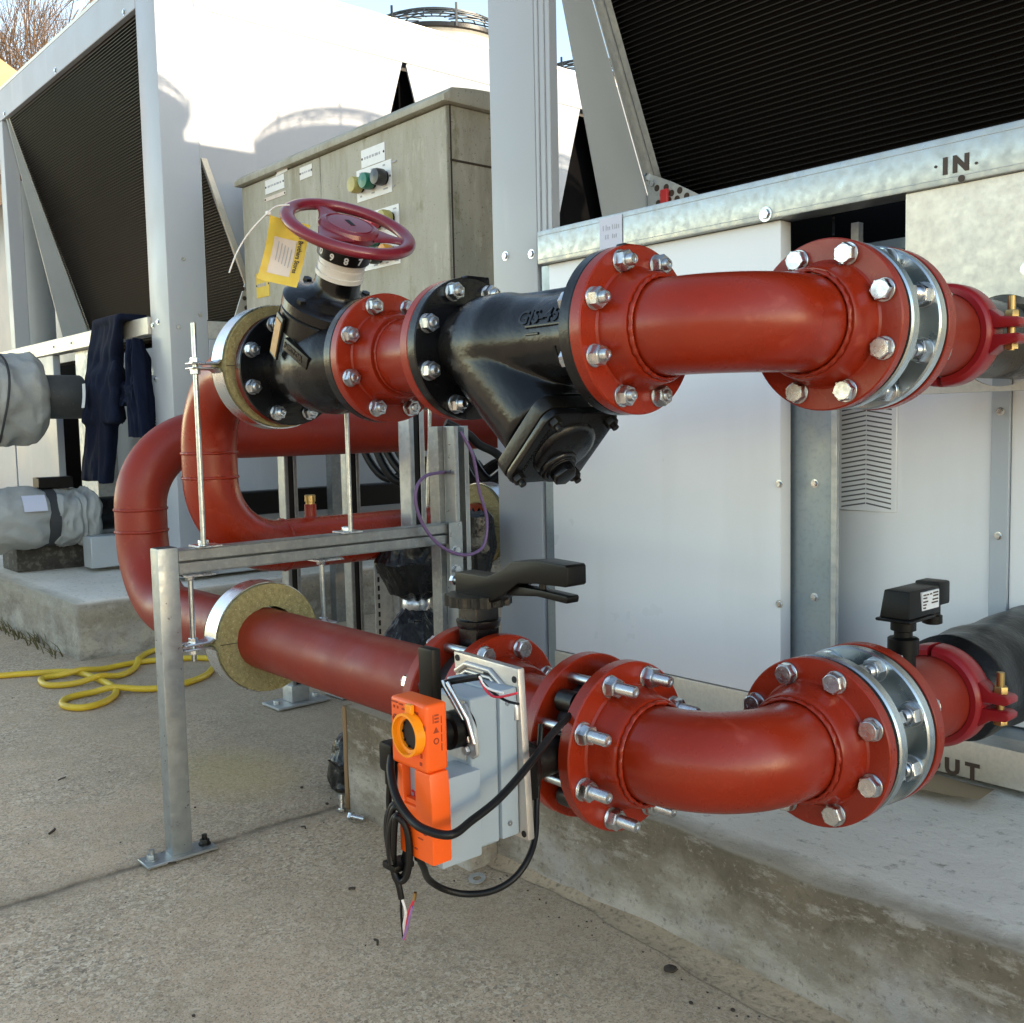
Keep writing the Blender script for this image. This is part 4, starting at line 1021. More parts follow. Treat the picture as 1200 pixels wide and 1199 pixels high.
t = round_post(-2.42, 1.728, 1.02, 'taller light grey post directly behind the frame with black polythene tied round it', 'galvdull', .027)
t = thing('slotted_post', 'grey slotted angle post standing behind the black polythene', 'post', (-2.9, 1.95, 0))
sm = MB(); y0, y1 = 1.915, 1.99
sm.box(-2.925, -2.922, y0 + .0, y1, .004, .62)
part('plate', sm, 'galvdull', t, 30, .001)
sl = MB()
for k in range(20): sl.box(-2.9215, -2.9208, y0 + .012, y0 + .020, .03 + .03*k, .048 + .03*k)
part('slot', sl, 'gasket', t)
part('flange_leg', MB().box(-2.9215, -2.885, y1 - .003, y1, .004, .62), 'galvdull', t, 30)
# threaded rods of a hanger further back
solo('hanger_rod', MB().cyl((-2.62, 1.92, .60), (-2.60, 1.93, 1.0), .006, 10), 'steel', 'thin threaded rod between the two back pipes left of the tall post', 'rod')

# black polythene tied round the tall post
def bag_fn(cx, cy, prof, seed, squash=.8):
    def fn(u, v):
        w = u*2*pi; z, r = prof(v)
        wr = .20*mnoise.noise((math.cos(w)*1.6 + seed, math.sin(w)*1.6, v*2.2)) + .16*(abs(mnoise.noise((math.cos(w)*4.2, math.sin(w)*4.2 + seed, v*3))) - .2) + .07*mnoise.noise((math.cos(w)*9, math.sin(w)*9, v*9 + seed))
        r = r*(1 + wr)
        return V((cx + r*squash*math.cos(w), cy + r*math.sin(w), z + .015*mnoise.noise((w*2, v*4, seed))))
    return fn
def pr_interp(tab):
    def f(v):
        for i in range(len(tab) - 1):
            if v <= tab[i + 1][0]:
                a, b = tab[i], tab[i + 1]; k = (v - a[0])/(b[0] - a[0]); k = k*k*(3 - 2*k)
                return a[1] + (b[1] - a[1])*k, a[2] + (b[2] - a[2])*k
        return tab[-1][1], tab[-1][2]
    return f
t = thing('polythene_wrap', 'black polythene bundle taped round the tall post below the rail', 'polythene', (-2.42, 1.728, .30))
part('upper_wrap', MB().grid(bag_fn(-2.42, 1.735, pr_interp([(0, .64, .055), (.12, .635, .10), (.5, .56, .118), (.85, .47, .075), (1, .445, .036)]), 2.), 96, 70, True), 'bag', t, 85)
part('tape', MB().lathe([(.038, 0), (.042, .012), (.040, .028), (.034, .036)], (-2.42, 1.728, .415), Z_, 30), 'foil', t, 40)
part('skirt', MB().grid(bag_fn(-2.42, 1.725, pr_interp([(0, .425, .036), (.3, .39, .065), (.8, .30, .120), (1, .28, .125)]), 7.), 96, 60, True), 'bag', t, 85)
solo('polythene_wrap', MB().grid(bag_fn(-2.30, 1.868, pr_interp([(0, .70, .020), (.15, .68, .050), (.6, .58, .055), (1, .49, .030)]), 4.), 40, 30, True), 'bag', 'black polythene hanging just right of the frame post', 'polythene', smooth=40)
# cables at the frame top
solo('purple_cable', MB().tube(spline([(-2.15, 1.695, .93), (-2.128, 1.714, .875), (-2.128, 1.727, .829), (-2.128, 1.737, .771), (-2.128, 1.760, .70), (-2.128, 1.757, .645), (-2.128, 1.738, .613), (-2.128, 1.69, .602), (-2.128, 1.635, .616), (-2.128, 1.583, .650), (-2.128, 1.545, .70), (-2.128, 1.527, .752), (-2.128, 1.533, .794), (-2.14, 1.57, .818), (-2.17, 1.64, .823), (-2.22, 1.70, .82)], 8), .0045, 10), 'purple', 'thin purple cable looped over the right end of the rail', 'cable', smooth=60)
cm = MB()
cm.tube(spline([(-2.22, 1.70, .955), (-2.20, 1.76, .922), (-2.2, 1.80, .892), (-2.2, 1.86, .866), (-2.25, 1.95, .82)], 8), .012, 10)
solo('black_cable', cm, 'rubber', 'thick black cable crossing behind the top of the frame post', 'cable', smooth=60)

# ------------------------------------------------------------------ ground, plinths
g = MB()
xs = [-400, -60, -20] + [-8 + .5*i for i in range(21)] + [8, 20, 60, 400]
def gz(x, y): return 0.
ys = [-400, -60, -15, -6, -3, -2, -1, 0, .4, .8, 1.2, 1.6, 2, 2.5, 3, 4, 6, 10, 20, 60, 400]
vs = [V((x, y, 0)) for y in ys for x in xs]; nx = len(xs)
g.add(vs, [(j*nx + i, j*nx + i + 1, (j + 1)*nx + i + 1, (j + 1)*nx + i) for j in range(len(ys) - 1) for i in range(nx - 1)])
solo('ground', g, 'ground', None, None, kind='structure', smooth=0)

def rough_block(x0, x1, y0, y1, z0, z1, step, amp, seed, edge=.012):
    """concrete block with slightly irregular faces and worn top edges (faces -Y, +X, -X, top)"""
    mb = MB()
    def jit(p, n):
        def nz(k): return mnoise.noise((p.x*2.3 + seed + k, p.y*2.3, p.z*2.3 + k))*amp*1.6 + mnoise.noise((p.x*11 + seed, p.y*11 + k, p.z*11))*amp*.7
        q = p + V((nz(0), nz(7), nz(13)*(.35 if p.z > z1 - .01 else 0)))
        dd = min(p.y - y0, x1 - p.x, p.x - x0)
        if abs(p.z - z1) < 1e-6 and dd < edge*2.2:      # worn upper arris
            q.z -= edge*(.55 + .8*mnoise.noise((p.x*7, p.y*7, seed)))*(1 - max(dd, 0)/(edge*2.2))
        return q
    def face(o, u, v, lu, lv, n, cu=None, cv=None):
        nu = max(2, int(lu/step)); nv = max(2, int(lv/step))
        us = cu or [lu*i/nu for i in range(nu + 1)]; vs_ = cv or [lv*j/nv for j in range(nv + 1)]
        pts = [jit(o + u*a + v*b, n) for b in vs_ for a in us]; w = len(us)
        mb.add(pts, [(j*w + i, j*w + i + 1, (j + 1)*w + i + 1, (j + 1)*w + i) for j in range(len(vs_) - 1) for i in range(w - 1)])
    lx, ly, lz = x1 - x0, y1 - y0, z1 - z0
    cx = [lx*i/max(2, int(lx/step)) for i in range(max(2, int(lx/step)) + 1)]
    cy = [0, edge*.5, edge, edge*1.6, edge*2.4] + [edge*2.4 + (ly - edge*2.4)*i/max(4, int(ly/step/2)) for i in range(1, max(4, int(ly/step/2)) + 1)]
    zero = V((0, 0, 0))
    face(V((x0, y0, z0)), X_, Z_, lx, lz, -Y_*1., cx)
    face(V((x0, y0, z1)), X_, Y_, lx, ly, Z_*.25, cx, cy)
    face(V((x1, y0, z0)), Y_, Z_, ly, lz, X_, cy)
    face(V((x0, y0, z0)), Y_, Z_, ly, lz, -X_, cy)
    return mb
PZ = .222
def weld(o, d=.0009):
    bm = bmesh.new(); bm.from_mesh(o.data); bmesh.ops.remove_doubles(bm, verts=bm.verts, dist=d); bmesh.ops.recalc_face_normals(bm, faces=bm.faces); bm.to_mesh(o.data); bm.free()
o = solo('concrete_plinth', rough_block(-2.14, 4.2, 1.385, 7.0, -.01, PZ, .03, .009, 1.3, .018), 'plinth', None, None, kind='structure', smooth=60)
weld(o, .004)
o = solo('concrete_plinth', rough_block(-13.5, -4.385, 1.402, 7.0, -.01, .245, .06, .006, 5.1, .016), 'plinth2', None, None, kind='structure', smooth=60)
weld(o, .004)
o = solo('concrete_plinth', MB().box(-2.40, -2.12, 1.86, 7.0, -.01, PZ - .002), 'plinth', None, None, kind='structure', smooth=0)
# rough mortar fillet at the foot of the near plinth
def fil(u, v):
    x = -1.7 + 5.6*u
    w = .060 + .05*mnoise.noise((x*1.7, 3, 0)) + .022*mnoise.noise((x*9, 1, 0))
    return V((x, 1.398 - w*(1 - v)**1.0, .002 + (.014 + .02*max(0, mnoise.noise((x*2.2, 7, 0))))*v**1.6 + .004*mnoise.noise((x*14, v*5, 0))*v))
solo('mortar_fillet', MB().grid(fil, 220, 7), 'mortar', None, None, kind='structure', smooth=60)
# small plinth block below the actuator with a timber strip and rubbish beside it
o = solo('concrete_block', rough_block(-2.135, -1.66, 1.305, 1.378, -.01, .272, .03, .003, 8.2, .008), 'plinth', 'rough concrete block below the orange actuator', 'concrete block', smooth=60)
weld(o, .002)
solo('timber_strip', MB().box(-2.158, -2.1405, 1.306, 1.335, .002, .262), 'timber', 'thin upright timber strip against the concrete block', 'timber', bevel=.0015)
solo('rubbish_bag', MB().grid(bag_fn(-2.27, 1.40, pr_interp([(0, .155, .006), (.2, .135, .038), (.6, .08, .058), (.92, .016, .062), (1, .003, .05)]), 9., 1.), 56, 44, True), 'bag', 'small black bag slumped behind the timber strip', 'bag', smooth=85)
def loose_bolt(p, d, label):
    p = V(p); d = V(d).normalized()
    mb = MB().hexa(p, -d, .0115, .008).cyl(p, p + d*.034, .0068, 14)
    solo('loose_bolt', mb, 'zinc', label, 'bolt', 'loose bolts on the ground', smooth=30)
loose_bolt((-2.075, 1.275, .013), (.75, .35, -.06), 'silver bolt lying on the ground in front of the concrete block')
loose_bolt((-2.150, 1.290, .008), (-.1, .05, 1), 'bolt head standing on the ground at the foot of the timber strip')
solo('loose_washer', MB().lathe([(.009, 0), (.018, 0), (.018, .0025), (.009, .0025)], (-1.612, 1.285, .006), (.1, -.2, 1), 24, closed=True), 'galvdull', 'steel washer on the ground below the lower cable loop', 'washer', smooth=30)

# yellow hose
h1 = [(-4.9, .55), (-4.55, .78), (-4.35, .98), (-4.254, 1.16), (-4.152, 1.296), (-3.927, 1.326), (-3.741, 1.316), (-3.614, 1.246), (-3.573, 1.15), (-3.650, 1.104), (-3.746, 1.149), (-3.753, 1.271), (-3.651, 1.42), (-3.644, 1.53), (-3.70, 1.64), (-3.80, 1.72), (-3.90, 1.80), (-3.98, 1.785), (-4.058, 1.71), (-4.126, 1.54), (-4.099, 1.327), (-4.13, 1.22), (-4.11, 1.165), (-3.985, 1.164), (-3.933, 1.303), (-3.958, 1.425), (-4.065, 1.517), (-4.20, 1.585), (-4.300, 1.68), (-4.31, 1.80), (-4.2, 2.0), (-3.9, 2.3)]
hp = []
sp_ = spline([(x, y, .013) for x, y in h1], 10)
for i, p in enumerate(sp_):
    z = .0125
    for j in range(0, i - 25):              # ride over earlier turns
        if abs(sp_[j].x - p.x) + abs(sp_[j].y - p.y) < .035: z = .034; break
    hp.append(V((p.x, p.y, z)))
for it in range(6):
    for i in range(1, len(hp) - 1): hp[i].z = max(.0125, (hp[i - 1].z + hp[i].z*1.2 + hp[i + 1].z)/3.2)
solo('garden_hose', MB().tube(hp, .0118, 12), 'hose', 'yellow hose lying in loose loops on the ground', 'hose', smooth=60)

# scattered debris
rnd = random.Random(8)
def chip(p, r, seed, flat=.4):
    mb = MB()
    return mb.grid(lambda u, v: V(p) + V((math.cos(u*2*pi)*math.sin(v*pi), math.sin(u*2*pi)*math.sin(v*pi), math.cos(v*pi)*flat))*r*(1 + .5*mnoise.noise((math.cos(u*6.28)*2 + seed, math.sin(u*6.28)*2, v*3))), 10, 7, True)
solo('dirt_clod', chip((-1.105, 1.300, .008), .011, 3), 'dirt', 'dark brown clod at the foot of the near plinth', 'debris', 'small debris', smooth=50)
solo('timber_chip', MB().box(-.018, .020, -.008, .007, 0, .004, Matrix.Translation((-.745, 1.425, PZ - .012)) @ Matrix.Rotation(.5, 4, 'Z')), 'leafdry', 'pale wood chip near the front edge of the near plinth', 'debris', 'small debris', bevel=.001)
solo('timber_chip', MB().box(-.022, .010, -.005, .006, 0, .003, Matrix.Translation((-.80, 1.455, PZ - .008)) @ Matrix.Rotation(-.4, 4, 'Z')), 'leafdry', 'second pale chip a little behind the other on the plinth', 'debris', 'small debris', bevel=.001)
cardb = MB().grid(lambda u, v: V((-1.02 + .20*u - .03*v, 1.80 + .13*v + .03*u, PZ + .004 + .022*u*(1 - v) + .004*math.sin(u*5))), 8, 6)
solo('cardboard_scrap', cardb, 'leafdry', 'brown scrap of card lying under the base frame by the lower flange', 'card', smooth=50)
st = MB()
for k in range(190):
    if k < 80: x = rnd.uniform(-4.3, -.6); y = rnd.uniform(.25, 1.36)
    else: x = rnd.uniform(-2.4, -.3); y = 1.37 - abs(rnd.gauss(0, .05))
    r_ = rnd.uniform(.001, .0030) if rnd.random() < .95 else rnd.uniform(.004, .006)
    st.grid(lambda u, v: V((x, y, r_*.3)) + V((math.cos(u*2*pi)*math.sin(v*pi), math.sin(u*2*pi)*math.sin(v*pi)*.8, math.cos(v*pi)*.5))*r_*(1 + .4*mnoise.noise((u*5 + k, v*3, 0))), 6, 4, True)
solo('grit', st, 'dirt', 'dark grit and crumbs scattered over the concrete yard', 'grit', smooth=50, kind='stuff')
tw = MB()
for k in range(9):
    x = rnd.uniform(-4.1, -.9); y = rnd.uniform(.35, 1.3); a_ = rnd.uniform(0, pi); l = rnd.uniform(.012, .03)
    tw.tube([(x, y, .004), (x + l*.5*math.cos(a_), y + l*.5*math.sin(a_), .006), (x + l*math.cos(a_ + .3), y + l*math.sin(a_ + .3), .004)], rnd.uniform(.0018, .0035), 5)
solo('twig_litter', tw, 'dirt', 'little twigs scattered over the concrete yard', 'twigs', smooth=50, kind='stuff')
tf = MB()
for k in range(70):
    x = -4.62 + rnd.uniform(-.85, .12); y = 1.385 + rnd.uniform(-.05, .02); 
    if x > -4.40: x = -4.40 + rnd.uniform(-.01, .05)
    h_ = rnd.uniform(.02, .07); dx = rnd.uniform(-.04, .04); dy = rnd.uniform(-.04, .01)
    tf.tube([(x, y, 0), (x + dx*.4, y + dy*.4, h_*.6), (x + dx, y + dy, h_)], [.0025, .002, .0006], 4)
solo('moss_and_weeds', tf, mk('weed', (.10, .085, .03), .8), 'dry weeds at the foot of the far plinth', 'weeds', smooth=60, kind='stuff')

# ------------------------------------------------------------------ the two chiller units
YF = 1.95
def plate_hole(x0, x1, z0, z1, cx, cz, r, y0, y1, n=48):
    mb = MB(); sq = min(cx - x0, x1 - cx, cz - z0, z1 - cz)*.98
    ring = []; out = []
    for k in range(n):
        w = 2*pi*k/n; c, s = math.cos(w), math.sin(w); m = max(abs(c), abs(s))
        ring.append((cx + r*c, cz + r*s)); out.append((cx + sq*c/m, cz + sq*s/m))
    vs = [V((x, y, z)) for y in (y0, y1) for x, z in ring + out]
    fs = []
    for k in range(n):
        k2 = (k + 1) % n
        fs.append((k, k2, n + k2, n + k)); fs.append((2*n + k2, 2*n + k, 3*n + k, 3*n + k2)); fs.append((k2, k, 2*n + k, 2*n + k2))
    mb.add(vs, fs)
    mb.box(x0, cx - sq, y0, y1, z0, z1); mb.box(cx + sq, x1, y0, y1, z0, z1)
    mb.box(cx - sq, cx + sq, y0, y1, z0, cz - sq); mb.box(cx - sq, cx + sq, y0, y1, cz + sq, z1)
    return mb

def coil_bank(parent, x0, x1, yt, zt, yb, zb, pitch, mat='coil', slat='slat'):
    d = V((0, yb - yt, zb - zt)); L = d.length; d.normalize(); n = V((0, -abs(d.z), -d.y*1.)) ; n = V((0, d.z, -d.y)); 
    if n.y > 0: n = -n
    back = MB().add([V((x0, yt, zt)) - n*.02, V((x1, yt, zt)) - n*.02, V((x1, yb, zb)) - n*.02, V((x0, yb, zb)) - n*.02], [(0, 1, 2, 3)])
    b = part('coil', back, mat, parent, 0)
    sm = MB(); k = 0
    while k*pitch < L:
        p = V((0, yt, zt)) + d*(k*pitch)
        a = p - n*.018; q = p; t_ = d*min(.0035, pitch*.17)
        sm.add([V((x0, 0, 0)) + a, V((x1, 0, 0)) + a, V((x1, 0, 0)) + q, V((x0, 0, 0)) + q, V((x0, 0, 0)) + a + t_, V((x1, 0, 0)) + a + t_, V((x1, 0, 0)) + q + t_, V((x0, 0, 0)) + q + t_],
               [(0, 1, 2, 3), (7, 6, 5, 4), (3, 2, 6, 7), (0, 3, 7, 4), (1, 5, 6, 2)])
        k += 1
    part('coil_tubes', sm, slat, b, 0)
    e0 = V((x0, yt, zt)) + n*.0015; e1 = V((x0, yb, zb)) + n*.0015
    part('end_strip', MB().add([e0, e1, e1 + X_*.022, e0 + X_*.022, e0 - n*.02, e1 - n*.02], [(0, 1, 2, 3), (0, 4, 5, 1)]), 'galvdull', b, 0)
    return b

def fan(parent, x, y, z, hc_=.27):
    cw = part('fan_cowl', MB().lathe([(.50, 0), (.47, .05), (.455, hc_ - .02), (.47, hc_), (.455, hc_ + .015), (.44, hc_), (.44, .02)], (x, y, z), Z_, 64), 'sheet', parent, 40)
    part('cowl_rim', MB().lathe([(.458, hc_ - .008), (.482, hc_), (.482, hc_ + .022), (.458, hc_ + .028)], (x, y, z), Z_, 64, closed=True), 'iron', cw, 40)
    gm = MB(); n = 16
    def pt(rad, w):
        return V((x + rad*math.cos(w), y + rad*math.sin(w), z + hc_ + .03 + .17*math.sqrt(max(0, 1 - (rad/.485)**2))))
    for rad in (.482, .472, .455, .43, .40, .36, .31, .25, .18):
        gm.tube([pt(rad, 2*pi*k/48) for k in range(49)], .0042, 5, False)
    for k in range(n):
        gm.tube([pt(r_, 2*pi*k/n) for r_ in (.483, .478, .465, .44, .40, .33, .22, .1)], .0045, 5)
    for k in range(8):
        w = 2*pi*(k + .5)/8; p = pt(.486, w)
        gm.box(-.006, .006, -.004, .004, -.03, .10, Matrix.Translation(p) @ Matrix.Rotation(w + pi/2, 4, 'Z'))
    part('fan_guard', gm, 'guard', cw, 40)
    bl = MB()
    for k in range(5):
        w = 2*pi*k/5
        bl.prism([(.08, -.05), (.43, -.09), (.43, .09), (.08, .05)], (x, y, z + .12), V((math.cos(w), math.sin(w), 0)), V((-math.sin(w), math.cos(w), .5)).normalized(), (0, 0, .006))
    bl.lathe([(.09, .05), (.09, .18), (0, .19)], (x, y, z), Z_, 20)
    part('fan_blades', bl, 'plastic', cw, 30)
M['guard'] = mk('guard_wire', (.05, .055, .06), .4, .5)
M['slat'] = mk('coil_tube', (.009, .009, .0095), .45, spec=.3)
M['slat2'] = mk('coil_tube_dusty', (.030, .0245, .023), .5, spec=.3, layers=[(1.1, .42, .6, (.010, .009, .009), .95)])

def screw(parent, x, y, z, r_=.0085):
    return part('screw', MB().lathe([(r_*1.35, 0), (r_*1.35, .0012), (r_, .0014)], (x, y, z), -Y_, 18).hexa((x, y - .0014, z), -Y_, r_*.95, .005, .001), 'zinc', parent, 30)

# --- near unit
zr0, zr1 = .437 + H, .526 + H
t = thing('chiller_unit', 'large white chiller unit on the right marked IN and OUT', 'chiller', (.5, 3.2, PZ), 'white air cooled chillers')
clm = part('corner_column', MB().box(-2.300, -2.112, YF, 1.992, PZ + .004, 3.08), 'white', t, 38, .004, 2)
ed = MB()
for (x0, x1, y) in ((-2.1115, -2.098, YF + .002), (-2.0975, -2.078, YF + .006), (-2.0775, -2.060, YF + .010)): ed.box(x0, x1, y, 1.990, zr1 + .001, 3.08)
part('column_edge', ed, 'white', clm, 38, .0015)
for x, z in ((-2.245, .4835 + H), (-2.135, .474 + H)): screw(clm, x, YF, z, .010)
rail_ = part('cross_rail', MB().box(-2.090, 4.2, 1.930, 2.0, zr0, zr1), 'galv', t, 38, .004, 2)
part('rail_crease', MB().box(-2.086, 4.19, 1.9292, 1.9299, zr1 - .014, zr1 - .0125).box(-2.086, 4.19, 1.9292, 1.9299, zr0 + .0115, zr0 + .013), 'greypaint', rail_, 0)
for x, z in ((-1.352, 1.391),): screw(rail_, x, 1.930, z, .012)
for ch, x in (('I', -.9495), ('N', -.9195)):
    tm = text_mb(ch, .041, basis((x, 1.9294, .470 + H), X_, Z_), .0008, 'CENTER', .0022)
    part('stencil_letter', tm, 'print', rail_, 0)
for x, z in ((-.968, .474 + H), (-.8905, .4655 + H)): part('rivet_hole', MB().lathe([(.0028, 0), (.0028, .001), (0, .001)], (x, 1.9298, z), -Y_, 12), 'print', rail_)
part('rivet_hole', MB().lathe([(.0065, 0), (.0065, .001), (0, .001)], (-.918, 1.9298, .443 + H), -Y_, 16), 'print', rail_)
stk = part('sticker', MB().box(-1.852, -1.775, 1.9280, 1.9292, .441 + H, .520 + H), 'lilac', rail_, 0)
lm = MB(); rnd = random.Random(2)
for row, (z, xs_) in enumerate(((.488, (-1.840, -1.83, -1.824, -1.818, -1.808, -1.800, -1.794, -1.787)), (.466, (-1.832, -1.824, -1.808, -1.802, -1.796)))):
    for x in xs_: lm.box(x, x + .0022, 1.9274, 1.9284, z + H, z + H + rnd.uniform(.008, .013))
part('handwriting', lm, 'greyprint', stk, 0)
pan = part('panel', MB().box(-2.066, -1.327, YF, 1.99, .3125, zr0 - .001), 'whitelift', t, 38, .003, 2)
part('joint_strip', MB().box(-2.100, -2.0675, YF + .004, 1.99, .226, zr0 - .001), 'bluegalv', t, 38, .001)
for x, z in ((-1.318, .529), (-1.318, .80), (-1.318, 1.15)): screw(pan, x - .012, YF, z, .007)
sc_ = part('steel_column', MB().box(-1.345, -1.2285, 2.0, 2.03, .3128, 1.22), 'bluegalv', t, 38, .001)
part('column_lip', MB().box(-1.2275, -1.214, 1.992, 2.004, .3128, 1.22), 'galvdull', sc_, 38, .001)
for z in (.545, .80, 1.0): screw(sc_, -1.272, 2.0, z, .007)
part('inner_panel', MB().box(-1.330, -.926, 2.095, 2.115, .3128, zr0 - .14), 'whitelift', t, 38, .002)
part('inner_panel', MB().box(-.888, 4.1, 2.095, 2.115, .3128, zr0 - .14), 'whitelift', t, 38, .002)
mul = part('mullion', MB().box(-.925, -.889, 2.088, 2.112, .3128, zr0 - .14), 'mullionpaint', t, 38, .001)
for z in (.70, .95): screw(mul, -.907, 2.088, z, .006)
lv = part('louvre_vent', MB().box(-1.268, -1.128, 2.0900, 2.0945, .735, 1.075), 'whitelift', t, 38, .002)
sl = MB()
for k in range(29):
    z = .752 + k*.0108
    for s in (-1, 1):
        sl.prism([(0, 0), (.031, 0), (.031, .0062), (0, .0062)], (-1.1515, 2.086, z - .000), V((s, 0, -.16)).normalized(), V((0, -.6, -.8)), (0, .0035, 0)) if False else sl.prism([(s*.0012, 0), (s*.060, -.010), (s*.060, -.0068), (s*.0012, .0032)], (-1.200, 2.0893, z), X_, Z_, (0, .0006, 0))
part('louvre_dark_line', sl, 'slatshade', lv, 0)  # flat dark strips painting the shadow line of each slat
part('painted_shade', MB().box(-1.30, 4.1, 2.30, 2.31, .32, 1.46).box(-1.30, 4.1, 2.0, 2.30, zr0 - .138, zr0 - .136), 'dark', t, 0)  # black sheets painting the shaded inside of the unit
part('inner_beam', MB().box(-1.30, -1.0, 2.24, 2.26, 1.325, 1.350), 'bluegalv', t, 0)
part('inner_stud', MB().box(-1.258, -1.240, 2.12, 2.14, 1.221, 1.378), 'galvdull', t, 0)
part('leak_blocker', MB().box(-1.40, 4.1, 2.285, 2.295, .32, 1.47).box(-1.42, -1.41, 1.995, 2.29, .32, 1.47), 'dark', t, 0)  # added black sheets that stop sun leaking in, not a real baffle
pt_ = part('pipe_plate', plate_hole(-1.033, -.35, .987, zr0 - .001, XE1, ZU, .084, 1.940, 1.946), 'sheet', t, 0)
part('folded_edge', MB().box(-1.033, -.35, 1.9465, 1.985, .987, .992), 'galvdull', pt_, 0)
for x, z in ((-.800, 1.205), (-.795, 1.075)):
    screw(pt_, x, 1.940, z, .009)
part('keyhole_slot', MB().box(-.803, -.797, 1.9385, 1.9398, 1.214, 1.235), 'print', pt_, 0)
bf = part('base_frame', MB().box(-2.066, 4.2, 1.945, 2.02, PZ + .014, .3110), 'sheet', t, 38, .003, 2)
part('base_tray', MB().box(-1.30, 4.2, 2.0205, 2.60, .300, .3095), 'bluegalv', t, 0)
part('gap_shade', MB().box(-2.05, 4.2, 1.985, 2.6, PZ + .002, PZ + .0135), 'dark', t, 0)  # black strip painting the shade in the gap under the base frame
for ch, x in (('O', -.968), ('U', -.9265), ('T', -.8865)):
    part('stencil_letter', text_mb(ch, .043, basis((x, 1.9444, .2505), X_, Z_), .0008, 'CENTER', .002), 'print', bf, 0)
# coil end plates, coil bank and gusset
ep = part('coil_end_plate', MB().prism([(2.006 - .143, 2.08 + .545), (2.125 - .235, 2.10 + .49), (2.125, 2.10), (2.345, 1.60), (2.345, 1.45), (2.171, 1.45)], (-2.055, 0, 0), Y_, Z_, (.003, 0, 0)), 'greypaint', t, 0)
part('coil_side_strip', MB().prism([(2.128 - .24, 2.10 + .49), (2.168 - .24, 2.12 + .50), (2.168, 2.12), (2.39, 1.655), (2.39, 1.46), (2.348, 1.46), (2.348, 1.60), (2.128, 2.10)], (-2.052, 0, 0), Y_, Z_, (.006, 0, 0)), 'galvdull', ep, 0)
part('fixing_bolt', MB().hexa((-2.049, 2.330, 1.66), X_, .012, .008), 'zinc', ep, 30)
coil_bank(t, -2.043, 4.15, 1.985, 2.50, 2.46, 1.46, .0140)
coil_bank(t, -2.043, 4.15, 3.25, 2.90, 2.86, 1.46, .06)
def holes_tri():
    return
gs = part('gusset', MB().prism([(-2.046, 1.672), (-1.95, 1.628), (-1.852, 1.574), (-1.852, 1.50), (-2.046, 1.50)], (0, 2.335, 0), X_, Z_, (0, .003, 0)), 'galvdull', t, 30)
hm = MB()
for (x, z) in ((-2.01, 1.622), (-1.975, 1.618), (-1.99, 1.600), (-1.955, 1.598), (-1.925, 1.600), (-1.965, 1.580), (-1.935, 1.578), (-1.90, 1.580), (-2.005, 1.578)):
    hm.lathe([(.0095, 0), (.0095, .001), (0, .001)], (x, 2.3349, z), -Y_, 16)
part('gusset_hole', hm, 'print', gs)
part('fixing_bolt', MB().hexa((-2.026, 2.3349, 1.638), -Y_, .010, .007), 'zinc', gs, 30)
part('cable_clip', MB().box(-1.990, -1.962, 2.322, 2.333, 1.555, 1.612), 'redtab', gs, 38, .003)
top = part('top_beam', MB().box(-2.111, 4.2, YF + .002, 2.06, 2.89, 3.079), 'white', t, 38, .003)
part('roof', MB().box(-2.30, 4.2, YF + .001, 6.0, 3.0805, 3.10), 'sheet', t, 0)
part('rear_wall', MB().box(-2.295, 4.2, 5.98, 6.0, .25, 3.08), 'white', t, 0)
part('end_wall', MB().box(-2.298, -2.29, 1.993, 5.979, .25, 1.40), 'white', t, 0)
for k in range(3):
    y = 1.95 + 1.35*k
    if k: part('end_panel', MB().prism([(y + .03, 3.078), (y + 1.32, 3.078), (y + .95, 1.47), (y + .47, 1.47)], (-2.298, 0, 0), Y_, Z_, (.008, 0, 0)), 'white', t, 0)
for x in (-1.65, -.45, .75):
    for y in (2.63, 3.98, 5.33):
        if x > -2.7 and False: continue
        fan(t, x + .0, y, 3.10)

# --- far unit
zl0, zl1 = .470 + H, .552 + H
XS = -4.60
t = thing('chiller_unit', 'white chiller unit in the background with sunlit end panels', 'chiller', (-6.9, 3.2, .245), 'white air cooled chillers')
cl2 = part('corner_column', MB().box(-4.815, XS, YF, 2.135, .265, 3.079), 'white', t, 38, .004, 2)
for x, z in ((-4.79, 1.45), (-4.73, 1.462), (-4.79, 1.20)): screw(cl2, x, YF, z, .010)
for y, z in ((1.99, 1.43), (2.10, 1.49), (2.03, 1.74)):
    part('screw', MB().hexa((XS, y, z), X_, .010, .005), 'zinc', cl2, 30)
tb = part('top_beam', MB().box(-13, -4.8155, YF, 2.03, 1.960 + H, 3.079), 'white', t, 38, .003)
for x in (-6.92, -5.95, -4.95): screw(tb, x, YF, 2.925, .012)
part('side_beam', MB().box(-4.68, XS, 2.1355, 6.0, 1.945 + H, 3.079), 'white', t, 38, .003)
part('roof', MB().box(-13, XS, YF + .001, 6.0, 3.0805, 3.10), 'sheet', t, 0)
r2_ = part('cross_rail', MB().box(-13, -4.8155, 1.935, 2.0, zl0, zl1), 'sheet', t, 38, .003)
for x in (-6.75, -6.2, -5.9): screw(r2_, x, 1.935, zl0 + .04, .008)
part('side_rail', MB().box(-4.655, XS - .004, 2.1355, 6.0, 1.38, 1.465), 'galvdull', t, 38, .003)
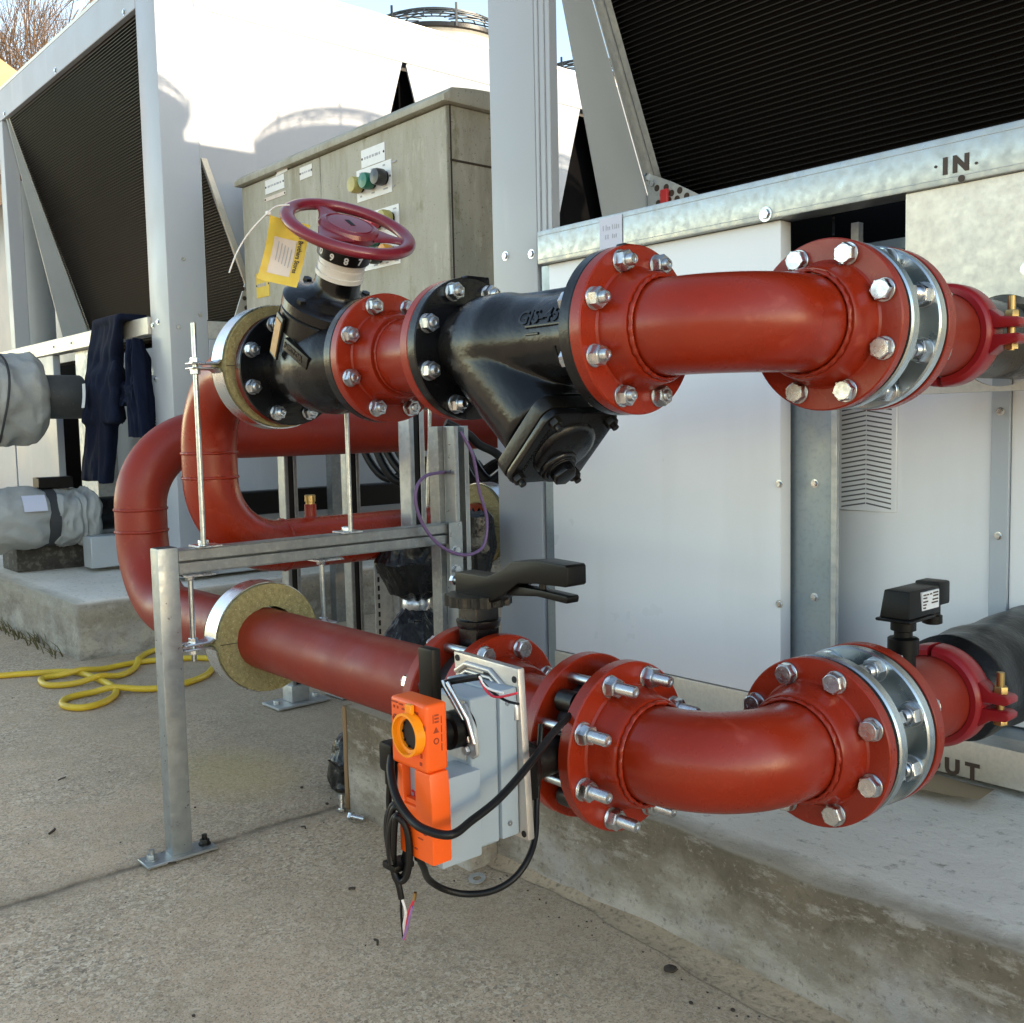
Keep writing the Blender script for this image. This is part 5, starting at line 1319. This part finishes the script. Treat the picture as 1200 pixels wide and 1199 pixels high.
for k in range(3):
    y = YF + 1.35*k
    if k == 0: poly = [(2.1365, 2.884), (3.300, 2.884), (3.295, 2.87), (2.87, 1.466), (2.40, 1.466), (2.1365, 2.21)]
    else: poly = [(y + .03, 2.884), (y + 1.335, 2.884), (y + 1.33, 2.87), (y + .92, 1.466), (y + .43, 1.466), (y + .025, 2.87)]
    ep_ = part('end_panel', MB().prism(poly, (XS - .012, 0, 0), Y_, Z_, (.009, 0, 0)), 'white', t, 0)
    if k == 0:
        part('panel_edge', MB().prism([(2.1365, 2.21), (2.165, 2.21), (2.422, 1.48), (2.392, 1.48)], (XS - .0029, 0, 0), Y_, Z_, (.010, 0, 0)), 'sheet', ep_, 0)
        hm = MB()
        for a in range(4):
            for b in range(5 - a): hm.lathe([(.011, 0), (.011, .001), (0, .001)], (XS + .0076, 2.34 + .026*a - .02*b*.4, 1.49 + .045*b), X_, 10)
        gp = part('gusset', MB().prism([(2.262, 1.466), (2.44, 1.466), (2.36, 1.70), (2.350, 1.70)], (XS - .0028, 0, 0), Y_, Z_, (.0099, 0, 0)), 'sheet', ep_, 0)
        part('gusset_hole', hm, 'print', gp, 0)
part('seam', MB().box(XS - .0028, XS + .0006, 2.1362, 5.99, 1.9425 + H, 1.9462 + H).box(XS - .0028, XS + .0006, 2.1338, 2.1372, 1.47, 2.884), 'greypaint', t, 0)
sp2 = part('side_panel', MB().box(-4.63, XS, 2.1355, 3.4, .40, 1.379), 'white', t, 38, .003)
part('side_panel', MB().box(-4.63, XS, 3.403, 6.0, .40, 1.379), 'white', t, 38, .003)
part('base_frame', MB().box(-13, -4.62, 1.97, 6.0, .262, .398), 'greypaint', t, 38, .003)
coil_bank(t, -6.93, -4.64, 1.975, 2.90, 2.42, 1.49, .0135, 'coil2', 'slat2')
coil_bank(t, -9.5, -4.64, 3.30, 2.90, 2.86, 1.49, .06, 'coil', 'slat')
part('painted_shade', MB().box(-9.5, -4.66, 3.31, 3.32, 1.48, 2.9).box(-9.5, -4.66, 2.60, 2.61, .42, 1.47).box(-4.72, -4.70, 2.95, 5.9, 1.47, 2.88), 'dark', t, 0)  # black sheets painted as shade behind the coils and end panel gaps
ep = part('coil_end_plate', MB().prism([(1.965, 2.90), (2.0, 2.90), (2.405, 1.60), (2.405, 1.495), (2.24, 1.495)], (-6.945, 0, 0), Y_, Z_, (.012, 0, 0)), 'greypaint', t, 0)
part('gusset', MB().prism([(-6.93, 1.66), (-6.76, 1.55), (-6.76, 1.495), (-6.93, 1.495)], (0, 2.38, 0), X_, Z_, (0, .003, 0)), 'galvdull', ep, 0)
part('corner_column', MB().box(-7.075, -6.985, YF, 2.04, zl1 + .001, 1.959 + H), 'white', t, 38, .003)
part('inner_pipe', MB().cyl((-7.79, 2.30, 1.495), (-7.79, 2.30, 2.74), .15, 28), 'greypaint', t, 40)
part('pipe_cap', MB().lathe([(.153, 2.70), (.153, 2.76), (.12, 2.80), (0, 2.81)], (-7.79, 2.30, 0), Z_, 28), 'rust', t, 40)
part('inner_panel', MB().box(-13, -6.96, 2.60, 2.62, 1.495, 2.9), 'white', t, 0)
part('panel', MB().box(-7.1, -6.275, YF, 1.99, .40, zl0 - .001), 'white', t, 38, .003)
part('panel', MB().box(-13, -7.13, YF, 1.99, .40, zl0 - .001), 'white', t, 38, .003)
part('steel_column', MB().box(-6.0, -5.74, 1.985, 2.10, .40, zl0 - .001), 'galvdull', t, 38, .002)
part('recess_panel', MB().box(-6.273, -4.817, 2.25, 2.27, .40, zl0 - .001), 'greypaint', t, 0)
part('recess_shelf', MB().box(-5.40, -4.90, 2.16, 2.249, 1.25, 1.29).box(-5.40, -4.90, 2.16, 2.249, 1.12, 1.15), 'galvdull', t, 0)
lv = part('louvre_vent', MB().box(-5.62, -5.08, 2.225, 2.249, .62, 1.10), 'greypaint', t, 0)
sl = MB()
for k in range(30): sl.box(-5.60, -5.10, 2.2235, 2.2245, .635 + k*.0152, .6415 + k*.0152)
part('louvre_dark_line', sl, 'dark', lv, 0)
for x in (-5.2, -6.65, -8.1):
    for y in (2.63, 3.98, 5.33): fan(t, x, y, 3.10, .13)
solo('cable_duct', MB().box(-4.50, -4.40, 2.16, 3.9, .552, .662), 'plastic', 'black duct running low beside the far unit behind the red pipes', 'duct', bevel=.006)

# ------------------------------------------------------------------ control kiosk
t = thing('control_kiosk', 'weathered grey control cabinet with push buttons between the two chillers', 'cabinet', (-3.66, 2.65, .95))
kb = part('carcass', MB().box(-4.43, -2.888, 2.262, 2.74, 1.02, 2.06), 'kiosk', t, 38, .004)
d1 = part('door', MB().box(-4.428, -3.737, 2.250, 2.2615, 1.03, 2.055), 'kiosk', t, 38, .003)
d2 = part('door', MB().box(-3.733, -2.890, 2.250, 2.2615, 1.03, 2.055), 'kiosk', t, 38, .003)
part('door_handle', MB().lathe([(.018, 0), (.018, .004), (.008, .005), (.008, .010)], (-3.705, 2.2498, 1.60), -Y_, 20), 'zinc', d2)
capp = [(2.225, 2.062), (2.225, 2.085)] + [(2.225 + .53*k/14, 2.085 + .045*math.sin(pi*min(1., .18 + .82*k/14)*.9)) for k in range(1, 14)] + [(2.765, 2.085), (2.765, 2.062)]
part('cap', MB().prism(capp, (-4.455, 0, 0), Y_, Z_, (1.590, 0, 0)), 'kiosk', t, 38, .006, 2)
part('side_seam', MB().box(-2.8875, -2.8865, 2.262, 2.735, 1.868, 1.876), 'dirt', kb, 0)
part('side_seam', MB().box(-2.8875, -2.8865, 2.263, 2.270, 1.03, 2.058), 'dirt', kb, 0)
part('leg', MB().box(-3.01, -2.96, 2.60, 2.65, .004, 1.0195), 'strut', t, 0)
part('leg', MB().box(-4.36, -4.31, 2.60, 2.65, .002, 1.0195), 'strut', t, 0)
def lab(x0, x1, z0, z1, lines=2, mat='label', tilt=0.):
    mtx = Matrix.Translation(((x0 + x1)/2, 2.2490, (z0 + z1)/2)) @ Matrix.Rotation(tilt, 4, 'Y')
    w, h = x1 - x0, z1 - z0
    p = part('label_plate', MB().box(-w/2, w/2, -.0015, .0008, -h/2, h/2, mtx), mat, d1 if x0 < -3.73 else d2, 0)
    lm = MB(); rnd = random.Random(int(x0*1000))
    for r_ in range(lines):
        z = h*(.5 - (r_ + 1)/(lines + 1)); x = -w*.36
        while x < w*.33:
            l = rnd.uniform(.006, .022); lm.box(x, x + l, -.0022, -.0014, z - h*.07, z + h*.07, mtx); x += l + .007
    part('label_print', lm, 'greyprint', p, 0)
    for s in (-1, 1): part('rivet', MB().lathe([(.005, 0), (.003, .002), (0, .002)], mtx @ V((s*w*.46, -.0016, 0)), -Y_, 10), 'print', p)
    return p
lab(-3.425, -3.265, 1.945, 2.012, 1)
pb = lab(-3.462, -3.225, 1.822, 1.942, 0)
lab(-4.20, -4.03, 1.985, 2.045, 1); lab(-4.10, -4.00, 2.048, 2.075, 0, 'label', -.05); lab(-4.21, -4.02, 1.955, 1.972, 0, 'tagwhite')
lab(-3.895, -3.795, 1.990, 2.040, 1, 'whiteplastic')
pb2 = lab(-3.45, -3.185, 1.555, 1.772, 0)
lab(-4.32, -4.20, 1.545, 1.655, 1, 'tagyel')
def button(x, z, mat, parent, r_=.031):
    part('bezel', MB().lathe([(r_*.8, 0), (r_*.8, .012)], (x, 2.2475, z), -Y_, 20), 'plastic', parent, 40)
    return part('push_button', MB().lathe([(r_*.9, .010), (r_, .014), (r_, .040), (r_*.9, .050), (0, .054)], (x, 2.2475, z), -Y_, 24), mat, parent, 40)
for x, m_ in ((-3.428, 'beigelens'), (-3.347, 'greenlens'), (-3.267, 'blacklens')): button(x, 1.880, m_, pb)
for x, z, m_ in ((-3.408, 1.72, 'redlens'), (-3.318, 1.725, 'redlens'), (-3.235, 1.725, 'beigelens'), (-3.408, 1.655, 'redlens'), (-3.33, 1.66, 'greenlens'), (-3.318, 1.595, 'blacklens'), (-3.235, 1.60, 'amber')): button(x, z, m_, pb2, .029)
pm = MB(); rnd = random.Random(9)
for z in (1.925, 1.838, 1.755, 1.69, 1.63, 1.565):
    for x in (-3.44, -3.36, -3.28, -3.22): pm.box(x, x + rnd.uniform(.012, .03), 2.2465, 2.2473, z, z + .006)
part('label_print', pm, 'greyprint', pb2, 0)
cb = MB(); rnd = random.Random(5)
for k in range(9):
    x = -3.9 + .11*k; y = 2.45 + rnd.uniform(-.1, .15); s = rnd.uniform(.1, .3)
    cb.tube(spline([(x, y, 1.03), (x + .02, y, .86), (x + s*.5, y + .06, .72), (x + s, y + .2, .80), (x + s*1.2, y + .3, .62), (x + s*1.3, y + .5, .40)], 6), .018, 8)
part('supply_cables', cb, 'rubber', t, 60)

# ------------------------------------------------------------------ things at the far unit on the left
pA = V((-5.78, 0, 1.150))
solo('lagged_pipe', MB().lathe([(.0, 1.60), (.116, 1.60), (.118, 1.925), (.112, 1.932), (.06, 1.935)], (pA.x, 0, pA.z), Y_, 40), 'lagging', 'dark lagged pipe sticking out of the upper grey jacket at far left', 'pipe')
def jacket(cx, cz, y0, y1, R_, seed, sag=.02, pin=(.55, .62)):
    def fn(u, v):
        w = u*2*pi; e = min(v, 1 - v)
        prof = R_*(pin[0] + (1 - pin[0])*min(1, (max(v, 0)/.10))**.5)*(pin[1] + (1 - pin[1])*min(1, ((1 - v)/.12))**.5)
        seam = -.055*math.exp(-((v - .52)/.025)**2)*1.0
        wr = .15*mnoise.noise((math.cos(w)*1.2 + seed, math.sin(w)*1.2, v*3.)) + .16*(.25 - abs(mnoise.noise((math.cos(w)*2.2 + v*3, math.sin(w)*2.2 + seed, v*5))))
        r = prof*(1 + wr + seam)
        return V((cx + r*math.cos(w), y0 + (y1 - y0)*v + .02*mnoise.noise((w, v*3, seed)), cz + r*math.sin(w) - sag*math.sin(pi*v)))
    return MB().grid(fn, 72, 60, True)
t = thing('pipe_jacket', 'bulging grey insulation jacket round the upper pipe at far left', 'jacket', (pA.x, 1.5, .92), 'grey fabric insulation jackets')
part('cover', jacket(pA.x - .02, pA.z, 1.18, 1.735, .235, 3.), 'fabric', t, 60)
part('draw_strap', MB().tube([V((pA.x + .236*math.cos(w), 1.50 + .02*math.sin(w*2), pA.z - .01 + .236*math.sin(w))) for w in [2*pi*k/40 for k in range(41)]], .006, 6), 'strap', t, 60)
pB = V((-5.53, 0, .527))
solo('black_pipe', MB().lathe([(.0, 1.70), (.088, 1.70), (.088, 1.99), (.0, 1.99)], (pB.x, 0, pB.z), Y_, 32), 'black', 'black pipe end between the lower grey jacket and the far unit', 'pipe')
t = thing('pipe_jacket', 'long grey insulation jacket with a dark strap on the lower pipe at far left', 'jacket', (pB.x, 1.4, .37), 'grey fabric insulation jackets')
cv = part('cover', jacket(pB.x, pB.z + .005, 1.05, 1.64, .158, 8., .01, (.7, .8)), 'fabric', t, 60)
part('cover', jacket(pB.x, pB.z, 1.655, 1.885, .150, 5., .01, (.86, .62)), 'fabric', t, 60)
part('strap', MB().lathe([(.118, 1.615), (.148, 1.620), (.148, 1.672), (.118, 1.677)], (pB.x, 0, pB.z), Y_, 40, closed=True), 'strap', t, 40)
part('label', MB().grid(lambda u, v: V((pB.x + .180*math.cos(.25 + .5*v), 1.49 + .11*u, pB.z + .180*math.sin(.25 + .5*v))), 6, 6), 'lilac', t, 50)
bx = solo('control_box', MB().box(pB.x - .05, pB.x + .05, 1.60, 1.77, pB.z + .149, pB.z + .205), 'plastic', 'small black box with a pale label on top of the lower grey jacket', 'box', bevel=.004)
part('label', MB().box(pB.x + .0505, pB.x + .0515, 1.625, 1.715, pB.z + .160, pB.z + .195), 'label', bx, 0) if False else None
solo('timber_block', MB().box(-5.86, -5.60, 1.507, 1.945, .247, .402), 'darkblock', 'dark weathered timber block on the far plinth under the lower grey jacket', 'block', bevel=.006, bseg=2)
solo('grey_trunking', MB().box(-5.42, -5.30, 1.78, 1.955, .265, .425), 'greypaint', 'pale grey box section on the far plinth right of the dark timber block', 'trunking', bevel=.004)

# dark blue overalls over the far rail
def cloth(x0t, x1t, zt, x0b, x1b, zb, y, seed, amp=.028, bulge=.05):
    def fn(u, v):
        w = u*2*pi
        xa = x0t + (x0b - x0t)*v; xb = x1t + (x1b - x1t)*v
        cxm = (xa + xb)/2; hw = (xb - xa)/2*(1 + .10*mnoise.noise((v*3.5, seed, 0)) + .05*mnoise.noise((v*9, seed, 2)))
        fold = amp*mnoise.noise((math.cos(w)*3.2 + seed, math.sin(w)*1.2, v*1.6 + seed)) + amp*.6*mnoise.noise((math.cos(w)*7 + v*2, seed, v*5))
        return V((cxm + hw*math.cos(w) + fold*.3, y + (bulge + fold)*math.sin(w)*(.5 + .5*min(1, v*5)) - .02*math.cos(w*2), zt + (zb - zt)*v + .03*mnoise.noise((math.cos(w)*2, seed, 5))*v))
    mb = MB().grid(fn, 56, 50, True)
    mb.f.append(tuple(range(55, -1, -1))); mb.f.append(tuple(49*56 + i for i in range(56)))
    return mb
t = thing('overalls', 'dark navy work overalls hanging over the rail of the far unit', 'clothing', (-5.3, 1.90, .69))
gb = cloth(-5.36, -5.00, 1.52, -5.62, -5.28, .70, 1.885, 2.)
gb.merge(cloth(-5.40, -5.02, 1.30, -5.52, -5.05, 1.00, 1.87, 5., .03, .06))
gb.merge(MB().box(-5.36, -5.0, 1.86, 2.02, 1.494, 1.526))
me_ = remeshed(gb, .011, 6); link_mesh('body', me_, 'navy', t)
part('leg', cloth(-4.95, -4.86, 1.395, -4.97, -4.79, .93, 1.90, 9., .022, .045).merge(cloth(-5.16, -4.84, 1.20, -5.10, -4.93, 1.08, 1.90, 4., .02, .04)), 'navy', t, 70)
part('pocket_tag', MB().grid(lambda u, v: V((-5.345 + .045*u - .03*v, 1.795 + .004*math.sin(v*3), 1.20 - .12*v)), 4, 6), 'label', t, 50)

# ------------------------------------------------------------------ beyond the yard
def grow(mb, p, d, L, r, depth, rnd, maxd):
    n = 4; pts = [p]; q = p; dd = d.copy()
    for i in range(n):
        dd = (dd + V((rnd.gauss(0, .10), rnd.gauss(0, .10), rnd.gauss(.03, .06)))).normalized()
        q = q + dd*(L/n); pts.append(q)
    mb.tube(pts, [r*(1 - .45*i/n) for i in range(n + 1)], 6 if depth < 2 else (4 if depth < 4 else 3), False)
    if depth >= maxd: return
    k = 3 if depth > 0 else 5
    for j in range(k + (1 if rnd.random() < .4 else 0)):
        f = rnd.uniform(.45, 1.) if depth else rnd.uniform(.35, 1.)
        base = pts[min(n, int(f*n) + 0)]
        w = rnd.uniform(0, 2*pi); a, b, c = frame_of(dd)
        sp_ = rnd.uniform(.3, .75)
        nd = (dd*math.cos(sp_) + (a*math.cos(w) + b*math.sin(w))*math.sin(sp_) + V((0, 0, .12))).normalized()
        grow(mb, base, nd, L*rnd.uniform(.58, .78), r*.52, depth + 1, rnd, maxd)
def tree(x, y, h, seed, label):
    rnd = random.Random(seed)
    t = thing('bare_tree', label, 'tree', (x, y, 0), 'bare winter trees')
    tk = MB().tube([(x, y, -.1), (x + .1, y, h*.16), (x + .05, y + .1, h*.30)], [.26, .2, .16], 12)
    part('trunk', tk, 'tree', t, 60)
    cr = MB()
    for k in range(6):
        w = 2*pi*k/6 + rnd.uniform(-.3, .3); s = rnd.uniform(.12, .75) 
        grow(cr, V((x + .05, y + .1, h*rnd.uniform(.2, .3))), V((math.cos(w)*s, math.sin(w)*s, 1)).normalized(), h*.30, .10, 0, rnd, 5)
    part('crown', cr, 'tree', t, 60)
tree(-28.5, 8.6, 15.0, 3, 'bare sunlit tree behind the far unit, the one nearest the picture corner')
tree(-29.5, 11.6, 14.5, 14, 'bare sunlit tree further right, just above the slanted white beam')
tree(-36, 9.0, 17.0, 23, 'taller bare tree standing behind the other two')
t = thing('rendered_building', 'sunlit orange rendered building peeping over the far unit at the left edge', 'building', (-22, 4.0, 0))
part('wall', MB().box(-25, -19.6, -1.0, 5.60, 0, 6.9), 'oldwall', t, 0)
part('roof', MB().prism([(-1.3, 6.905), (5.95, 6.905), (5.95, 7.08), (2.3, 9.2), (-1.3, 7.08)], (-25.3, 0, 0), Y_, Z_, (6.0, 0, 0)), 'oldwall', t, 0)
part('gutter', MB().tube([(-19.4, -1.2, 6.98), (-19.4, 5.9, 6.98)], .07, 10), 'rust', t, 40)

t = thing('added_brick_wall', 'low unseen brick wall added behind the viewpoint to shape the fill light', 'wall', (-2, -13, 0))  # out of view, added and sized for its effect on the fill light
part('brickwork', MB().box(-30, 30, -13.2, -13.0, 0, 1.35), 'brick', t, 0)
part('coping', MB().box(-30.1, 30.1, -13.25, -12.95, 1.3505, 1.43), 'oldwall', t, 0)

# ------------------------------------------------------------------ camera, sun and sky
cam = bpy.data.cameras.new('camera'); co = bpy.data.objects.new('camera', cam); col.objects.link(co)
cr_, cu_, cf_ = V((.658, .753, -.021)), V((-.048, .071, .996)), V((-.752, .654, -.083))
CR = V((0.657662, 0.753007, -0.021469)); CU = V((-0.048470, 0.070739, 0.996317)); CF = V((-0.751752, 0.654199, -0.083020))
mw = Matrix((CR, CU, -CF)).transposed().to_4x4(); mw.translation = V((0, 0, H))
co.matrix_world = mw
cam.sensor_width = 36; cam.sensor_fit = 'HORIZONTAL'; cam.lens = 36*1201.34/1200
cam.clip_start = .05; cam.clip_end = 1500
sc.camera = co

SKK, SKG, SKS = .45, 1.25, .85
EL, AZ = R(18.6), R(70.4)                   # azimuth from +Y towards +X
S = V((math.sin(AZ)*math.cos(EL), math.cos(AZ)*math.cos(EL), math.sin(EL)))
sun = bpy.data.lights.new('sun', 'SUN'); so = bpy.data.objects.new('sun', sun); col.objects.link(so)
sun.energy = 7.0; sun.angle = R(.53); sun.color = (1., .82, .60)
so.location = (8, 4, 9); so.rotation_euler = (-S).to_track_quat('-Z', 'Y').to_euler()
w = bpy.data.worlds.new('World'); sc.world = w; w.use_nodes = True
nt = w.node_tree; bg = nt.nodes['Background']
sky = nt.nodes.new('ShaderNodeTexSky'); sky.sky_type = 'NISHITA'; sky.sun_disc = False
sky.sun_elevation = EL; sky.sun_rotation = AZ; sky.altitude = 50; sky.air_density = 1.; sky.dust_density = .3; sky.ozone_density = 1.
sc1 = nt.nodes.new('ShaderNodeMix'); sc1.data_type = 'RGBA'; sc1.blend_type = 'MULTIPLY'; sc1.clamp_result = False
sc1.inputs[0].default_value = 1.; sc1.inputs[7].default_value = (SKK*1.15, SKK*1.02, SKK*.84, 1)
gm = nt.nodes.new('ShaderNodeGamma'); gm.inputs[1].default_value = SKG
hs = nt.nodes.new('ShaderNodeHueSaturation'); hs.inputs['Saturation'].default_value = SKS
nt.links.new(sky.outputs[0], sc1.inputs[6]); nt.links.new(sc1.outputs[2], gm.inputs[0])
nt.links.new(gm.outputs[0], hs.inputs['Color']); nt.links.new(hs.outputs[0], bg.inputs[0])
bg.inputs[1].default_value = 1.0
sc.view_settings.view_transform = 'Standard'; sc.view_settings.look = 'None'; sc.view_settings.exposure = 0
sc.render.engine = 'CYCLES'; sc.cycles.use_denoising = True
sc.cycles.max_bounces = 7; sc.cycles.diffuse_bounces = 4; sc.cycles.glossy_bounces = 4; sc.cycles.caustics_reflective = False
